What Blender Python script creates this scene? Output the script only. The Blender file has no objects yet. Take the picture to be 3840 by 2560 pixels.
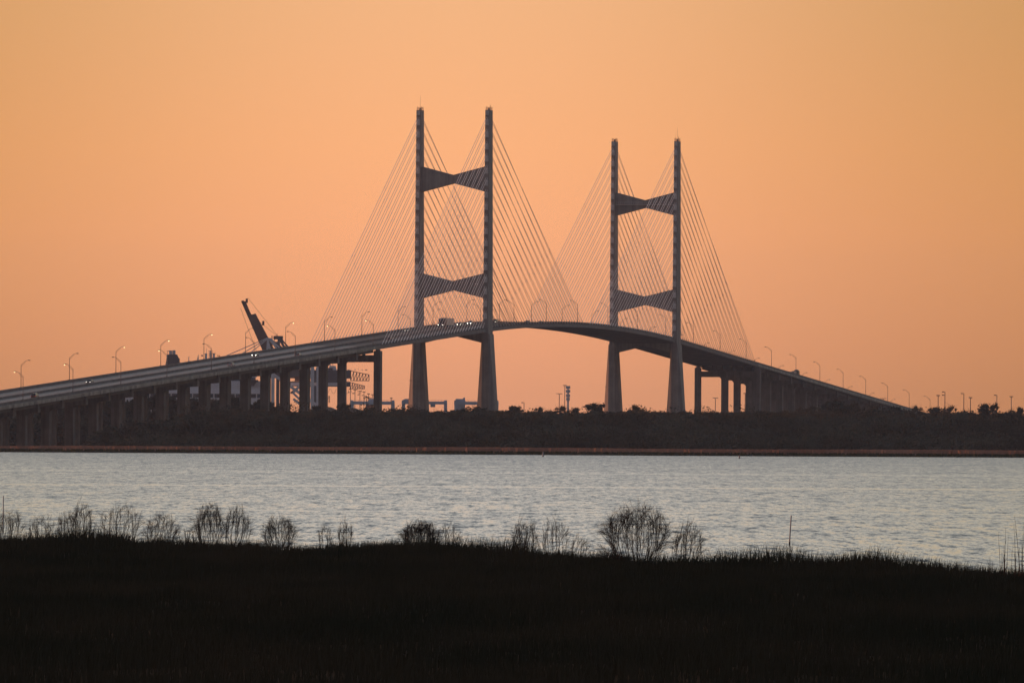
import bpy, math, random
import numpy as np
from mathutils import Matrix, Vector
random.seed(7); rng = np.random.default_rng(7)
scn = bpy.context.scene
COL = scn.collection
R = math.radians

# ------------------------------------------------------------------ survey of the place
CH = 5.49            # camera height above the water
FPX = 33469.46       # focal length in pixels of the 3840 px wide photograph
YH = 1636.06         # horizon row
ROLL = 0.00546
TH = 0.2215          # bridge axis, turned from straight ahead
B0 = Vector((-24.885, 3784.903, 0.0))
SPAN = 396.24

def P(x, y, Y):
    """point of the place at distance Y seen at row y, column x of the photograph"""
    c, s = math.cos(ROLL), math.sin(ROLL)
    a, b = x - 1920.0, y - 1280.0
    X, Yp = c * a + s * b, -s * a + c * b
    return Vector((X / FPX * Y, Y, CH - (Yp - (YH - 1280)) / FPX * Y))

def zpar(u):         # top of the parapet along the bridge
    s = abs(u - SPAN / 2)
    return 56.4 - 1.1e-4 * s * s if s < 220 else 51.08 - .0484 * (s - 220)
def zroad(u): return zpar(u) - 1.05
def bw(v, u, z):     # bridge coordinates -> world
    return Vector((B0.x + u * math.sin(TH) + v * math.cos(TH), B0.y + u * math.cos(TH) - v * math.sin(TH), z))

# ------------------------------------------------------------------ materials
def mat(name, col, rough=.8, var=.0, scale=1.0, col2=None, metal=0, bump=0, spec=.3, stretch=(1, 1, 1), emit=None, es=0, rand=0, streak=0):
    m = bpy.data.materials.new(name); m.use_nodes = True
    nt = m.node_tree; N = nt.nodes; L = nt.links
    b = N['Principled BSDF']
    b.inputs['Base Color'].default_value = (*col, 1)
    b.inputs['Roughness'].default_value = rough
    b.inputs['Metallic'].default_value = metal
    b.inputs['Specular IOR Level'].default_value = spec
    if emit:
        b.inputs['Emission Color'].default_value = (*emit, 1); b.inputs['Emission Strength'].default_value = es
    if var > 0 or col2 or bump or rand:
        tc = N.new('ShaderNodeTexCoord'); mp = N.new('ShaderNodeMapping'); mp.inputs['Scale'].default_value = [scale * s for s in stretch]
        L.new(tc.outputs['Object'], mp.inputs['Vector'])
        nz = N.new('ShaderNodeTexNoise'); nz.inputs['Scale'].default_value = 1; nz.inputs['Detail'].default_value = 6
        nz.inputs['Roughness'].default_value = .62
        L.new(mp.outputs[0], nz.inputs['Vector'])
        rp = N.new('ShaderNodeValToRGB')
        c2 = col2 if col2 else tuple(c * (1 + var) for c in col)
        c1 = col if col2 else tuple(c * (1 - var) for c in col)
        rp.color_ramp.elements[0].color = (*c1, 1); rp.color_ramp.elements[1].color = (*c2, 1)
        rp.color_ramp.elements[0].position = .36; rp.color_ramp.elements[1].position = .66
        L.new(nz.outputs['Fac'], rp.inputs['Fac'])
        out = rp.outputs[0]
        if streak:                       # rain streaks down concrete
            mp2 = N.new('ShaderNodeMapping'); mp2.inputs['Scale'].default_value = (.9, .9, .03)
            L.new(tc.outputs['Object'], mp2.inputs['Vector'])
            n2 = N.new('ShaderNodeTexNoise'); n2.inputs['Scale'].default_value = 1; n2.inputs['Detail'].default_value = 4
            L.new(mp2.outputs[0], n2.inputs['Vector'])
            mr = N.new('ShaderNodeMapRange'); mr.inputs[1].default_value = .35; mr.inputs[2].default_value = .7
            mr.inputs[3].default_value = 1 + streak * .4; mr.inputs[4].default_value = 1 - streak
            L.new(n2.outputs['Fac'], mr.inputs[0])
            hs = N.new('ShaderNodeVectorMath'); hs.operation = 'SCALE'
            L.new(out, hs.inputs[0]); L.new(mr.outputs[0], hs.inputs['Scale']); out = hs.outputs[0]
        if rand:
            oi = N.new('ShaderNodeObjectInfo'); mr = N.new('ShaderNodeMapRange')
            mr.inputs[3].default_value = 1 - rand; mr.inputs[4].default_value = 1 + rand
            L.new(oi.outputs['Random'], mr.inputs[0])
            hs = N.new('ShaderNodeVectorMath'); hs.operation = 'SCALE'
            L.new(out, hs.inputs[0]); L.new(mr.outputs[0], hs.inputs['Scale']); out = hs.outputs[0]
        L.new(out, b.inputs['Base Color'])
        if bump:
            bp = N.new('ShaderNodeBump'); bp.inputs['Strength'].default_value = bump
            L.new(nz.outputs['Fac'], bp.inputs['Height']); L.new(bp.outputs[0], b.inputs['Normal'])
    return m

M = {}
M['tower'] = mat('tower concrete', (.33, .295, .28), var=.16, scale=.16, streak=.3)
M['block'] = mat('anchor block concrete', (.66, .64, .63), var=.1, scale=.9)
M['deckc'] = mat('deck concrete', (.24, .215, .21), var=.15, scale=.2)
M['panel'] = mat('newer edge panels', (.44, .41, .37), var=.2, scale=.5)
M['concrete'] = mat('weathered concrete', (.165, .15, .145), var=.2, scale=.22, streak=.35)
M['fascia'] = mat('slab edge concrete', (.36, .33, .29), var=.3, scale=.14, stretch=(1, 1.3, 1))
M['parapet'] = mat('stained parapet', (.15, .148, .155), var=.25, scale=.3)
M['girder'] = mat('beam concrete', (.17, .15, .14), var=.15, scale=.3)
M['road_pale'] = mat('pale worn pavement', (.225, .215, .21), var=.13, scale=.12, stretch=(3, .12, 1), rough=.7)
M['road_dark'] = mat('darker main span pavement', (.078, .066, .066), var=.14, scale=.12, stretch=(3, .12, 1), rough=.75)
M['paint'] = mat('lane paint', (.6, .6, .58), rough=.6)
M['cable'] = mat('cable sheath', (.80, .78, .78), rough=.45, spec=.5)
M['steel'] = mat('galvanised steel', (.16, .14, .135), rough=.5, metal=.3)
M['head'] = mat('lamp housing', (.12, .10, .10), rough=.5)
M['lens_off'] = mat('lamp glass unlit', (.35, .33, .32), rough=.2)
M['lens_on'] = mat('lamp glass lit', (.9, .8, .5), emit=(1, .70, .34), es=4)
M['twig'] = mat('bare brown bark', (.045, .026, .018), var=.3, scale=3, rough=.9)
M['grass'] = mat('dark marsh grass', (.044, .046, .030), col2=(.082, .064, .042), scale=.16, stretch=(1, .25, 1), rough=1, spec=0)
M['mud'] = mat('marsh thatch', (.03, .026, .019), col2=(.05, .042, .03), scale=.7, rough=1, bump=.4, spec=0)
M['cord'] = mat('reddish cordgrass', (.30, .17, .125), col2=(.44, .29, .22), scale=.05, stretch=(1, .3, 1), rough=1, spec=0)
M['sedge'] = mat('green sedge', (.045, .055, .022), col2=(.075, .075, .03), scale=.08, rough=1, spec=0)
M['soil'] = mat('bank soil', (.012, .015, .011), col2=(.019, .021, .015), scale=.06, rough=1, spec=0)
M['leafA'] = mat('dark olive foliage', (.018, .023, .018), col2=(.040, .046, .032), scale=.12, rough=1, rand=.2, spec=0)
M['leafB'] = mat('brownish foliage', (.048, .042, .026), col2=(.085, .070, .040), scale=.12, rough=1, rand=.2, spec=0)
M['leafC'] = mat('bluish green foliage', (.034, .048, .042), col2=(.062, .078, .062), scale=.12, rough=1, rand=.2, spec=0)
M['bark'] = mat('bark', (.05, .04, .03), rough=.9)
M['crane_dark'] = mat('dark crane steel', (.085, .085, .12), var=.15, scale=.2, rough=.6)
M['crane_boom'] = mat('rust brown crane boom', (.10, .055, .055), var=.2, scale=.2, rough=.7)
M['crane_pale'] = mat('pale crane steel', (.78, .78, .84), var=.1, scale=.2, rough=.6)
M['rtg'] = mat('blue grey gantry steel', (.50, .60, .74), var=.1, scale=.3, rough=.6)
M['ship_white'] = mat('ship white paint', (.82, .82, .88), var=.05, scale=.2, rough=.4)
M['ship_glass'] = mat('ship window band', (.10, .13, .20), var=.2, scale=.6, stretch=(1, 1, .2), rough=.2)
M['ship_dark'] = mat('ship dark navy paint', (.045, .04, .055), var=.2, scale=.4, rough=.5)
M['ship_grey'] = mat('ship grey paint', (.58, .60, .66), rough=.5)
M['red'] = mat('signal red', (.5, .05, .04)); M['yellow'] = mat('signal yellow', (.6, .5, .08))
M['blue'] = mat('flag blue', (.06, .08, .25)); M['green'] = mat('flag green', (.05, .3, .08))
M['rust'] = mat('container red', (.20, .06, .045), var=.3, scale=.6)
M['roof'] = mat('grey sheet roof', (.28, .30, .33), var=.1, scale=.3)
M['post'] = mat('pale weathered post', (.42, .42, .46), var=.25, scale=2, stretch=(1, 1, .3))
M['postbase'] = mat('fouled post foot', (.04, .035, .03))
M['tyre'] = mat('tyre', (.02, .02, .02)); M['glass'] = mat('vehicle glass', (.03, .035, .04), rough=.1, spec=.6)
M['hl'] = mat('headlight lit', (1, 1, 1), emit=(1, .93, .75), es=9)
M['hl_dim'] = mat('headlight low', (1, 1, 1), emit=(1, .9, .75), es=3)
M['tl'] = mat('tail light lit', (.5, .03, .02), emit=(1, .05, .02), es=.25)
M['wood'] = mat('mast steel', (.20, .15, .14), rough=.7)
def paint(n, c): return mat(n, c, rough=.35, spec=.5)

# ------------------------------------------------------------------ mesh helpers
class MB:
    def __init__(s): s.v = []; s.f = []; s.m = []; s.mi = 0
    def add(s, vs, fs):
        o = len(s.v); s.v += [tuple(v) for v in vs]
        for f in fs: s.f.append(tuple(i + o for i in f)); s.m.append(s.mi)
    def loft(s, secs, cap=True):
        n = len(secs[0]); vs = [p for q in secs for p in q]; fs = []
        for k in range(len(secs) - 1):
            for i in range(n):
                j = (i + 1) % n; a = k * n
                fs.append((a + i, a + j, a + n + j, a + n + i))
        if cap: fs.append(tuple(range(n - 1, -1, -1))); fs.append(tuple(range((len(secs) - 1) * n, len(secs) * n)))
        s.add(vs, fs)
    def box(s, x0, x1, y0, y1, z0, z1):
        s.loft([[(x0, y0, z0), (x1, y0, z0), (x1, y1, z0), (x0, y1, z0)], [(x0, y0, z1), (x1, y0, z1), (x1, y1, z1), (x0, y1, z1)]])
    def tube(s, a, b, r0, r1=None, n=5, cap=True):
        r1 = r0 if r1 is None else r1
        a = Vector(a); b = Vector(b); d = (b - a)
        if d.length < 1e-6: return
        d.normalize(); t = d.cross(Vector((0, 0, 1)) if abs(d.z) < .95 else Vector((1, 0, 0))).normalized(); w = d.cross(t)
        ring = lambda c, r: [c + (t * math.cos(2 * math.pi * i / n) + w * math.sin(2 * math.pi * i / n)) * r for i in range(n)]
        s.loft([ring(a, r0), ring(b, r1)], cap)
    def bar(s, a, b, w, h=None):          # square bar between two points
        h = h or w; a = Vector(a); b = Vector(b); d = (b - a).normalized()
        t = d.cross(Vector((0, 0, 1)) if abs(d.z) < .95 else Vector((0, 1, 0))).normalized() * (w / 2); q = d.cross(t).normalized() * (h / 2)
        s.loft([[c - t - q, c + t - q, c + t + q, c - t + q] for c in (a, b)])
    def build(s, name, mats, parent=None, loc=None, smooth=False):
        me = bpy.data.meshes.new(name); me.from_pydata([tuple(v) for v in s.v], [], s.f)
        mats = mats if isinstance(mats, (list, tuple)) else [mats]
        for m in mats: me.materials.append(m)
        if len(mats) > 1: me.polygons.foreach_set('material_index', s.m)
        if smooth: me.polygons.foreach_set('use_smooth', [True] * len(s.f))
        me.update()
        return link(name, me, parent, loc)
def link(name, data, parent=None, loc=None, rz=0):
    o = bpy.data.objects.new(name, data); COL.objects.link(o)
    if parent: o.parent = parent
    if loc is not None: o.location = loc
    if rz: o.rotation_euler = (0, 0, rz)
    return o
def tag(o, label=None, cat=None, group=None, kind=None):
    if label: o['label'] = label
    if cat: o['category'] = cat
    if group: o['group'] = group
    if kind: o['kind'] = kind
    return o
def empty(name, loc, label, cat, group=None, rz=0):
    return tag(link(name, None, None, loc, rz), label, cat, group)
def dup(root, loc, rz=None, sc=None, label=None, group=None):
    c = root.copy(); COL.objects.link(c); c.location = loc
    if rz is not None: c.rotation_euler = (0, 0, rz)
    if sc is not None: c.scale = (sc, sc, sc) if not isinstance(sc, tuple) else sc
    if label: c['label'] = label
    if group: c['group'] = group
    for ch in list(root.children):
        d = ch.copy(); COL.objects.link(d); d.parent = c
        for g in list(ch.children):
            e = g.copy(); COL.objects.link(e); e.parent = d
    return c
def npmesh(name, V, F, mats, parent=None, loc=None, mi=None):
    V = np.ascontiguousarray(V, dtype=np.float32); F = np.ascontiguousarray(F, dtype=np.int32); k = F.shape[1]
    me = bpy.data.meshes.new(name)
    me.vertices.add(len(V)); me.vertices.foreach_set('co', V.ravel())
    me.loops.add(F.size); me.loops.foreach_set('vertex_index', F.ravel())
    me.polygons.add(len(F)); me.polygons.foreach_set('loop_start', np.arange(0, F.size, k, dtype=np.int32))
    me.polygons.foreach_set('loop_total', np.full(len(F), k, dtype=np.int32))
    mats = mats if isinstance(mats, (list, tuple)) else [mats]
    for m in mats: me.materials.append(m)
    if mi is not None: me.polygons.foreach_set('material_index', np.ascontiguousarray(mi, dtype=np.int32))
    me.update(calc_edges=True); me.validate()
    return link(name, me, parent, loc)
def leaf_quads(C, S):
    """randomly turned leaf clumps at points C with sizes S"""
    n = len(C); a = rng.normal(size=(n, 3)); a /= np.linalg.norm(a, axis=1)[:, None]
    b = rng.normal(size=(n, 3)); b -= (a * b).sum(1)[:, None] * a; b /= np.linalg.norm(b, axis=1)[:, None]
    S = S[:, None]; a = a * S; b = b * S * .62
    V = np.stack([C - a, C - b * .9, C + a * 1.1, C + b], 1).reshape(-1, 3)
    return V, np.arange(4 * n).reshape(-1, 4)

# ------------------------------------------------------------------ value noise for terrain
_g = rng.random((256, 256))
def vn(x, y):
    x = np.asarray(x, float); y = np.asarray(y, float)
    xi = np.floor(x).astype(int); yi = np.floor(y).astype(int); fx = x - xi; fy = y - yi
    fx = fx * fx * (3 - 2 * fx); fy = fy * fy * (3 - 2 * fy)
    g = lambda a, b: _g[a % 256, b % 256]
    return (g(xi, yi) * (1 - fx) + g(xi + 1, yi) * fx) * (1 - fy) + (g(xi, yi + 1) * (1 - fx) + g(xi + 1, yi + 1) * fx) * fy
def sst(a, b, x):
    t = np.clip((x - a) / (b - a), 0, 1); return t * t * (3 - 2 * t)
def sheet(name, xs, ys, zf, m, kind='structure', smooth=True):
    X, Y = np.meshgrid(xs, ys); Z = zf(X, Y); nx, ny = len(xs), len(ys)
    V = np.stack([X, Y, Z], -1).reshape(-1, 3)
    i = np.arange(nx * ny).reshape(ny, nx)
    F = np.stack([i[:-1, :-1], i[:-1, 1:], i[1:, 1:], i[1:, :-1]], -1).reshape(-1, 4)
    o = npmesh(name, V, F, m)
    if smooth: o.data.polygons.foreach_set('use_smooth', [True] * len(F))
    return tag(o, kind=kind)

# ================================================================== THE RIVER
def water_material():
    m = bpy.data.materials.new('river water'); m.use_nodes = True
    nt = m.node_tree; N = nt.nodes; L = nt.links; b = N['Principled BSDF']
    b.inputs['Base Color'].default_value = (.020, .026, .030, 1); b.inputs['Roughness'].default_value = .10
    b.inputs['IOR'].default_value = 1.34; b.inputs['Specular IOR Level'].default_value = .5
    tc = N.new('ShaderNodeTexCoord')
    def noise(sx, sy, det, rough=.6):
        mp = N.new('ShaderNodeMapping'); mp.inputs['Scale'].default_value = (sx, sy, 1); L.new(tc.outputs['Object'], mp.inputs['Vector'])
        n = N.new('ShaderNodeTexNoise'); n.inputs['Scale'].default_value = 1; n.inputs['Detail'].default_value = det; n.inputs['Roughness'].default_value = rough
        L.new(mp.outputs[0], n.inputs['Vector']); return n.outputs['Fac']
    def math_(op, a, b_):
        n = N.new('ShaderNodeMath'); n.operation = op
        for k, q in enumerate((a, b_)):
            if isinstance(q, (int, float)): n.inputs[k].default_value = q
            else: L.new(q, n.inputs[k])
        return n.outputs[0]
    small = noise(3.6, .40, 4, .75)      # wavelets
    mid = noise(1.1, .095, 4, .68)       # wave groups
    big = noise(.42, .034, 4, .7)       # long crests
    band = noise(.003, .012, 2)          # broad lanes of smoother and rougher water
    # wave faces: mostly gentle, with scattered steeper dashes
    def dashes(n, k, lo):
        a = math_('MULTIPLY', math_('SUBTRACT', n, .5), k * .42)
        return math_('ADD', a, math_('MULTIPLY', math_('MAXIMUM', math_('SUBTRACT', n, lo), 0.0), k))
    s = dashes(small, 1.05, .54)
    s = math_('ADD', s, dashes(mid, .78, .54))
    s = math_('ADD', s, dashes(big, .36, .54))
    s = math_('ADD', s, math_('MULTIPLY', math_('SUBTRACT', noise(.15, .012, 4, .7), .5), .12))
    s = math_('ADD', s, math_('MULTIPLY', math_('SUBTRACT', band, .5), .05))
    sy = N.new('ShaderNodeSeparateXYZ'); L.new(tc.outputs['Object'], sy.inputs[0]); yy = sy.outputs['Y']
    rough = math_('MULTIPLY', math_('MINIMUM', yy, 2600.0), 3.2e-5)
    s = math_('ADD', math_('ADD', s, .078), rough)
    # slick lanes, calmer water lying across the river
    wob = math_('MULTIPLY', math_('SUBTRACT', noise(.02, .0, 3), .5), 26.0)
    for y0, wd, k_ in ((972, 8, .55), (652, 5, .42), (748, 5, .22), (1330, 20, .25)):
        d = math_('DIVIDE', math_('SUBTRACT', math_('ADD', yy, wob), float(y0)), float(wd))
        g = math_('MULTIPLY', math_('EXPONENT', math_('MULTIPLY', math_('MULTIPLY', d, d), -1.0), 0), k_)
        s = math_('MULTIPLY', s, math_('SUBTRACT', 1.0, g))
    s = math_('MAXIMUM', s, .04)
    sx = math_('MULTIPLY', math_('SUBTRACT', noise(1.1, .12, 2), .5), .06)
    cb = N.new('ShaderNodeCombineXYZ'); L.new(sx, cb.inputs[0]); L.new(math_('MULTIPLY', s, -1.0), cb.inputs[1]); cb.inputs[2].default_value = 1
    vm = N.new('ShaderNodeVectorMath'); vm.operation = 'NORMALIZE'; L.new(cb.outputs[0], vm.inputs[0])
    L.new(vm.outputs[0], b.inputs['Normal'])
    return m
sheet('river_water', np.linspace(-2500, 2500, 11), np.array([60, 200, 400, 800, 1500, 3000, 5000, 7300.]), lambda X, Y: X * 0, water_material())

# ================================================================== NEAR MARSH
def edgeD(X):        # distance of the near water's edge
    a = X / 330.0 * FPX + 1920
    return np.interp(a, [-400, 0, 300, 600, 1000, 1300, 1800, 2000, 2400, 2700, 3000, 3300, 3600, 3840, 4200],
                     [360, 356, 352, 347, 344, 341, 338, 322, 308, 314, 312, 300, 290, 284, 276]) + (vn(X * .9, 3.3) - .5) * 5
def thatch(X, Y):
    e = edgeD(X)
    z = .72 + .28 * vn(X * .25, Y * .06) + .22 * vn(X * .9, Y * .3)
    return z * (1 - sst(-1.5, 2.5, Y - e)) - .35 * sst(0, 4, Y - e)
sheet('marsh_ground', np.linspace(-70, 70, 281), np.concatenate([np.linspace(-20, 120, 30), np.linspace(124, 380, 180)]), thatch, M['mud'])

def grass_blades():
    def batch(n, X, Y, Z0, H, W, lean):
        ang = rng.normal(0, .6, n); dx = np.cos(ang) * W; dy = np.sin(ang) * W * .5
        l1 = rng.normal(0, lean, n) * H + .03 * H; l2 = rng.normal(0, lean, n) * H
        p0 = np.stack([X - dx, Y - dy, Z0], 1); p1 = np.stack([X + dx, Y + dy, Z0], 1)
        mx = X + l1 * .35; my = Y + l2 * .35; zm = Z0 + H * .55
        p2 = np.stack([mx - dx * .7, my, zm], 1); p3 = np.stack([mx + dx * .7, my, zm], 1)
        p4 = np.stack([X + l1, Y + l2, Z0 + H], 1)
        V = np.stack([p0, p1, p3, p2, p4], 1).reshape(-1, 3)
        i = np.arange(n)[:, None] * 5
        F = np.concatenate([i + [0, 1, 3], i + [1, 2, 3], i + [3, 2, 4]], 0)
        return V, F
    Vs, Fs, off = [], [], 0
    # body of the marsh
    n = 150000; Y = 140 + (rng.random(n) ** .8) * 225; X = (rng.random(n) - .5) * 2 * (Y * .066 + 2); k = Y < edgeD(X); X, Y = X[k], Y[k]; n = len(X)
    H = .26 + .26 * vn(X * .5, Y * .12) + rng.random(n) * .18; W = .008 + rng.random(n) * .008
    b = batch(n, X, Y, thatch(X, Y) - .05, H, W, .16); Vs.append(b[0]); Fs.append(b[1] + off); off += len(b[0])
    # the ragged edge against the water
    n = 80000; X = (rng.random(n) - .5) * 52; e = edgeD(X); Y = e - rng.random(n) ** 1.5 * 16 + rng.random(n) * 1.2
    patch = vn(X * .55, 8.1) ** 1.5
    H = .20 + rng.random(n) ** 3 * (.38 + .75 * patch); W = .007 + rng.random(n) * .007
    b = batch(n, X, Y, thatch(X, Y) - .05, H, W, .20); Vs.append(b[0]); Fs.append(b[1] + off); off += len(b[0])
    # dense hummocks standing along the edge
    for cx in rng.uniform(-25, 25, 90):
        n = int(rng.integers(60, 170)); X = cx + rng.normal(0, .32, n); Y = edgeD(np.array([cx]))[0] - rng.random() * 5 + rng.normal(0, .4, n)
        H = (.28 + rng.random() * .38) * (1 - .9 * np.clip(np.abs(X - cx), 0, .8) ** 2) * (.7 + rng.random(n) * .4); W = .007 + rng.random(n) * .006
        b = batch(n, X, Y, thatch(X, Y) - .05, np.abs(H), W, .24); Vs.append(b[0]); Fs.append(b[1] + off); off += len(b[0])
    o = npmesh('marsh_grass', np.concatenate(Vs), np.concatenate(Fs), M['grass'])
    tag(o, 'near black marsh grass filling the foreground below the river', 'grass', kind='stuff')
grass_blades()

# ---- bare shrubs of the near marsh
def shrub(name, xpx, ytop, wpx, label, stems=7, dense=1.0, lean=0, seed=0, spread=1.0):
    rd = random.Random(seed * 31 + 5); dense *= .88
    Xg = (xpx - 1920) / FPX * 320
    D = float(edgeD(np.array([Xg]))[0]) - .5 - rd.random() * 2; wpx *= 1.08
    base = P(xpx, 2000, D); base.z = float(thatch(np.array([base.x]), np.array([D]))[0]) - .1
    H = P(xpx, ytop, D).z - base.z; Wd = wpx * D / FPX
    root = empty(name, base, label, 'shrub', 'bare shrubs along the near marsh edge')
    st, tw = MB(), MB()
    def curve(mb, p, d0, q, r0, r1, n, sides):
        # branch leaving p along d0 and ending at q
        L_ = (q - p).length; c1 = p + d0 * L_ * .45; pts = [p]
        for k in range(1, n + 1):
            t = k / n; v_ = p * (1 - t) ** 2 + c1 * 2 * t * (1 - t) + q * t * t
            if k < n: v_ = v_ + Vector((rd.gauss(0, .012), rd.gauss(0, .012), rd.gauss(0, .008)))
            pts.append(v_)
        for k in range(n): mb.tube(pts[k], pts[k + 1], r0 + (r1 - r0) * k / n, r0 + (r1 - r0) * (k + 1) / n, sides, False)
        return pts
    hw = Wd / 2
    def dome(x):     # height of the crown's outline at offset x
        return H * max(.35, (1 - .42 * min(1.3, abs((x - lean * H * .5) / (hw + .01))) ** 2.4)) * rd.uniform(.84, 1.03)
    stems = int(stems * 1.6)
    for i in range(stems):
        t = ((i + rd.uniform(.2, .8)) / stems) * 2 - 1
        xe = t * hw * .80 * spread + lean * H * .6; ze = dome(xe) * .84
        p = Vector((t * hw * .07 + rd.gauss(0, .03), rd.gauss(0, .1), 0)); q = Vector((xe, rd.gauss(0, .22) * hw, ze))
        d0 = Vector((t * 1.7 * min(1.2, hw / H * 1.6) + lean * .4, rd.gauss(0, .2), .62)).normalized()
        pts = curve(st, p, d0, q, .0125 * rd.uniform(.6, 1.3) * (H / 2) ** .5, .003, 8, 4)
        nb = int((11 + 4 * rd.random()) * dense)
        for b_ in range(nb):
            k = .9 + 6.8 * rd.random() ** .9; k0 = int(k); fr = k - k0
            k0 = min(k0, 7); o_ = pts[k0].lerp(pts[k0 + 1], fr); dd = (pts[k0 + 1] - pts[k0]).normalized()
            xt = xe + rd.gauss(0, .22) * hw + (xe - p.x) * .26 * rd.random(); zt = dome(xt) * rd.uniform(.66, 1.0) if k0 > 2 else o_.z + (dome(xt) - o_.z) * rd.uniform(.3, .8)
            if zt < o_.z + .08: zt = o_.z + .12
            e_ = Vector((xt, q.y + rd.gauss(0, .25) * hw, zt))
            bp = curve(tw, o_, (dd + Vector((rd.gauss(0, .25), rd.gauss(0, .2), 0))).normalized(), e_, .0050, .0020, 4, 3)
            for c_ in range(int(11 * dense + 3)):
                m_ = rd.choice((1, 2, 2, 3)); w0 = bp[m_].lerp(bp[m_ + 1], rd.random()); wd = (bp[m_ + 1] - bp[m_]).normalized()
                ln_ = rd.uniform(.10, .26) * (H / 2) ** .5; sd = Vector((rd.gauss(0, .5), rd.gauss(0, .5), rd.uniform(.05, .6)))
                w1 = w0 + (wd + sd * .6).normalized() * ln_ * .5; w2 = w1 + (wd + sd + Vector((0, 0, .25))).normalized() * ln_ * .6
                tw.tube(w0, w1, .0020, .0017, 3, False); tw.tube(w1, w2, .0017, .0010, 3, False)
    st.build('stems', M['twig'], root); tw.build('twigs', M['twig'], root)
SH = [
 (15, 1898, 150, 'bare shrub cut by the left edge of the picture', 7, 1.1, .1),
 (155, 1918, 110, 'small low bare shrub, second from the left edge', 6, .8, 0),
 (252, 1905, 70, 'short dark bare shrub touching the taller twin trunked one on its right', 4, 1.1, -.05),
 (302, 1868, 85, 'tall narrow bare shrub, fourth from the left, tuft held high on one stem', 4, 1.3, .03),
 (452, 1872, 185, 'broad airy fan shaped bare shrub at left, widest of the left group', 7, .95, 0),
 (598, 1912, 140, 'low bare shrub leaning right, just right of the broad airy fan shaped one', 7, 1.1, .14),
 (785, 1866, 120, 'dense tall dark bare shrub, tallest between the left edge and the big one', 8, 1.35, 0),
 (880, 1878, 95, 'bare shrub growing close against the right side of the dense tall one', 5, 1.2, .1),
 (1048, 1922, 135, 'rounded mid sized bare shrub standing alone below the left tower side', 9, 1.15, 0),
 (1222, 1950, 60, 'tiny thin bare shrub left of a slightly taller wineglass shaped one', 3, .9, -.03),
 (1295, 1932, 62, 'small wineglass shaped bare shrub on one stem, below the left tower', 3, 1.2, 0),
 (1575, 1938, 150, 'dense squat round bare shrub, darkest at its foot, left of centre', 12, 1.5, 0),
 (1675, 1945, 95, 'sparse bare shrub behind the right side of the dense squat one', 5, .8, .06),
 (1968, 1924, 105, 'bushy pale bare shrub, left one of the pair just right of centre', 7, 1.0, -.02),
 (2078, 1914, 120, 'single stemmed open bare shrub, right one of the pair near centre', 5, .85, 0),
 (2386, 1866, 275, 'largest bare shrub, wide crown of curved dark stems, right of centre', 12, 1.6, 0),
 (2568, 1936, 120, 'bare shrub leaning right, close to the right side of the largest one', 6, 1.15, .12),
 (708, 1965, 45, 'little sprig like bare shrub left of the dense tall one', 3, .7, 0),
 (2160, 1985, 70, 'low thin bare shrub right of the pair near centre', 4, .7, .2),
]
for i, (x, yt, w, lb, n, dn, ln) in enumerate(SH):
    shrub('bare_shrub', x, yt, w, lb, n, dn, ln, i + 1)

def reeds(xpx, spec, label, D=280):
    b = P(xpx, 2110, D); b.z = .5
    root = empty('reed_clump', b, label, 'reeds', 'tall reeds at the right edge')
    for k, (dx, top, ln, r) in enumerate(spec):
        mb = MB(); p0 = Vector(((dx) * D / FPX, random.gauss(0, .15), 0)); p2 = P(xpx + dx + ln, top, D) - b; p2.y = 0
        pm = (p0 + p2) / 2 + Vector((-ln * D / FPX * .18, 0, .04))
        pr = p0
        for t in (.25, .5, .75, 1):
            q = p0 * (1 - t) ** 2 + pm * 2 * t * (1 - t) + p2 * t * t
            mb.tube(pr, q, r * (1.1 - t * .75), r * (1 - t * .8), 4); 
            if t < .8:
                mb.tube(q, q + Vector((random.gauss(0, .07), 0, .16)), r * .5, r * .15, 3)
            pr = q
        mb.build('stalk', M['twig'], root)
reeds(3765, [(-10, 1990, -12, .012), (0, 1975, 6, .014), (8, 2010, 8, .012), (-2, 2040, 2, .018), (20, 2035, 14, .010), (4, 2060, -4, .02), (-8, 2070, 0, .02)], 'short clump of upright reeds, left one of the two at the right edge')
reeds(3818, [(14, 1932, -28, .016), (-6, 1965, -10, .013), (6, 2000, 14, .014), (20, 1985, 12, .013), (-12, 2045, 0, .02), (2, 2050, 2, .02), (12, 1960, 8, .012), (24, 2020, -14, .012)], 'tall curving reeds cut by the right edge of the picture')
reeds(3714, [(0, 2084, -2, .016), (3, 2105, 5, .02), (-3, 2112, -4, .014)], 'short single seed spike left of the two reed clumps')

def water_post(xt, yt, xb, yb, D, r, label):
    a = P(xb, yb, D); b = P(xt, yt, D); root = empty('mooring_post', a, label, 'post')
    mb = MB(); mb.tube((b - a) * .10, b - a, r, r * .85, 8); mb.build('shaft', M['post'], root)
    mb = MB(); mb.tube(Vector((0, 0, -.5)), (b - a) * .10, r * 1.25, r * 1.15, 8); mb.build('foot', M['postbase'], root)
water_post(2967, 1931, 2960, 2041, 458, .034, 'pale leaning post standing in the river at right, dark at its foot')
water_post(13, 1858, 12, 1990, 500, .030, 'thin upright post in the water behind the shrub at the left edge')
water_post(2036.5, 1693, 2036, 1711, 2450, .22, 'small stake near the far shore below the gap between the towers')
water_post(2773, 1706, 2773, 1718, 2350, .2, 'small stake near the far shore, farther right of the two')

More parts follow.
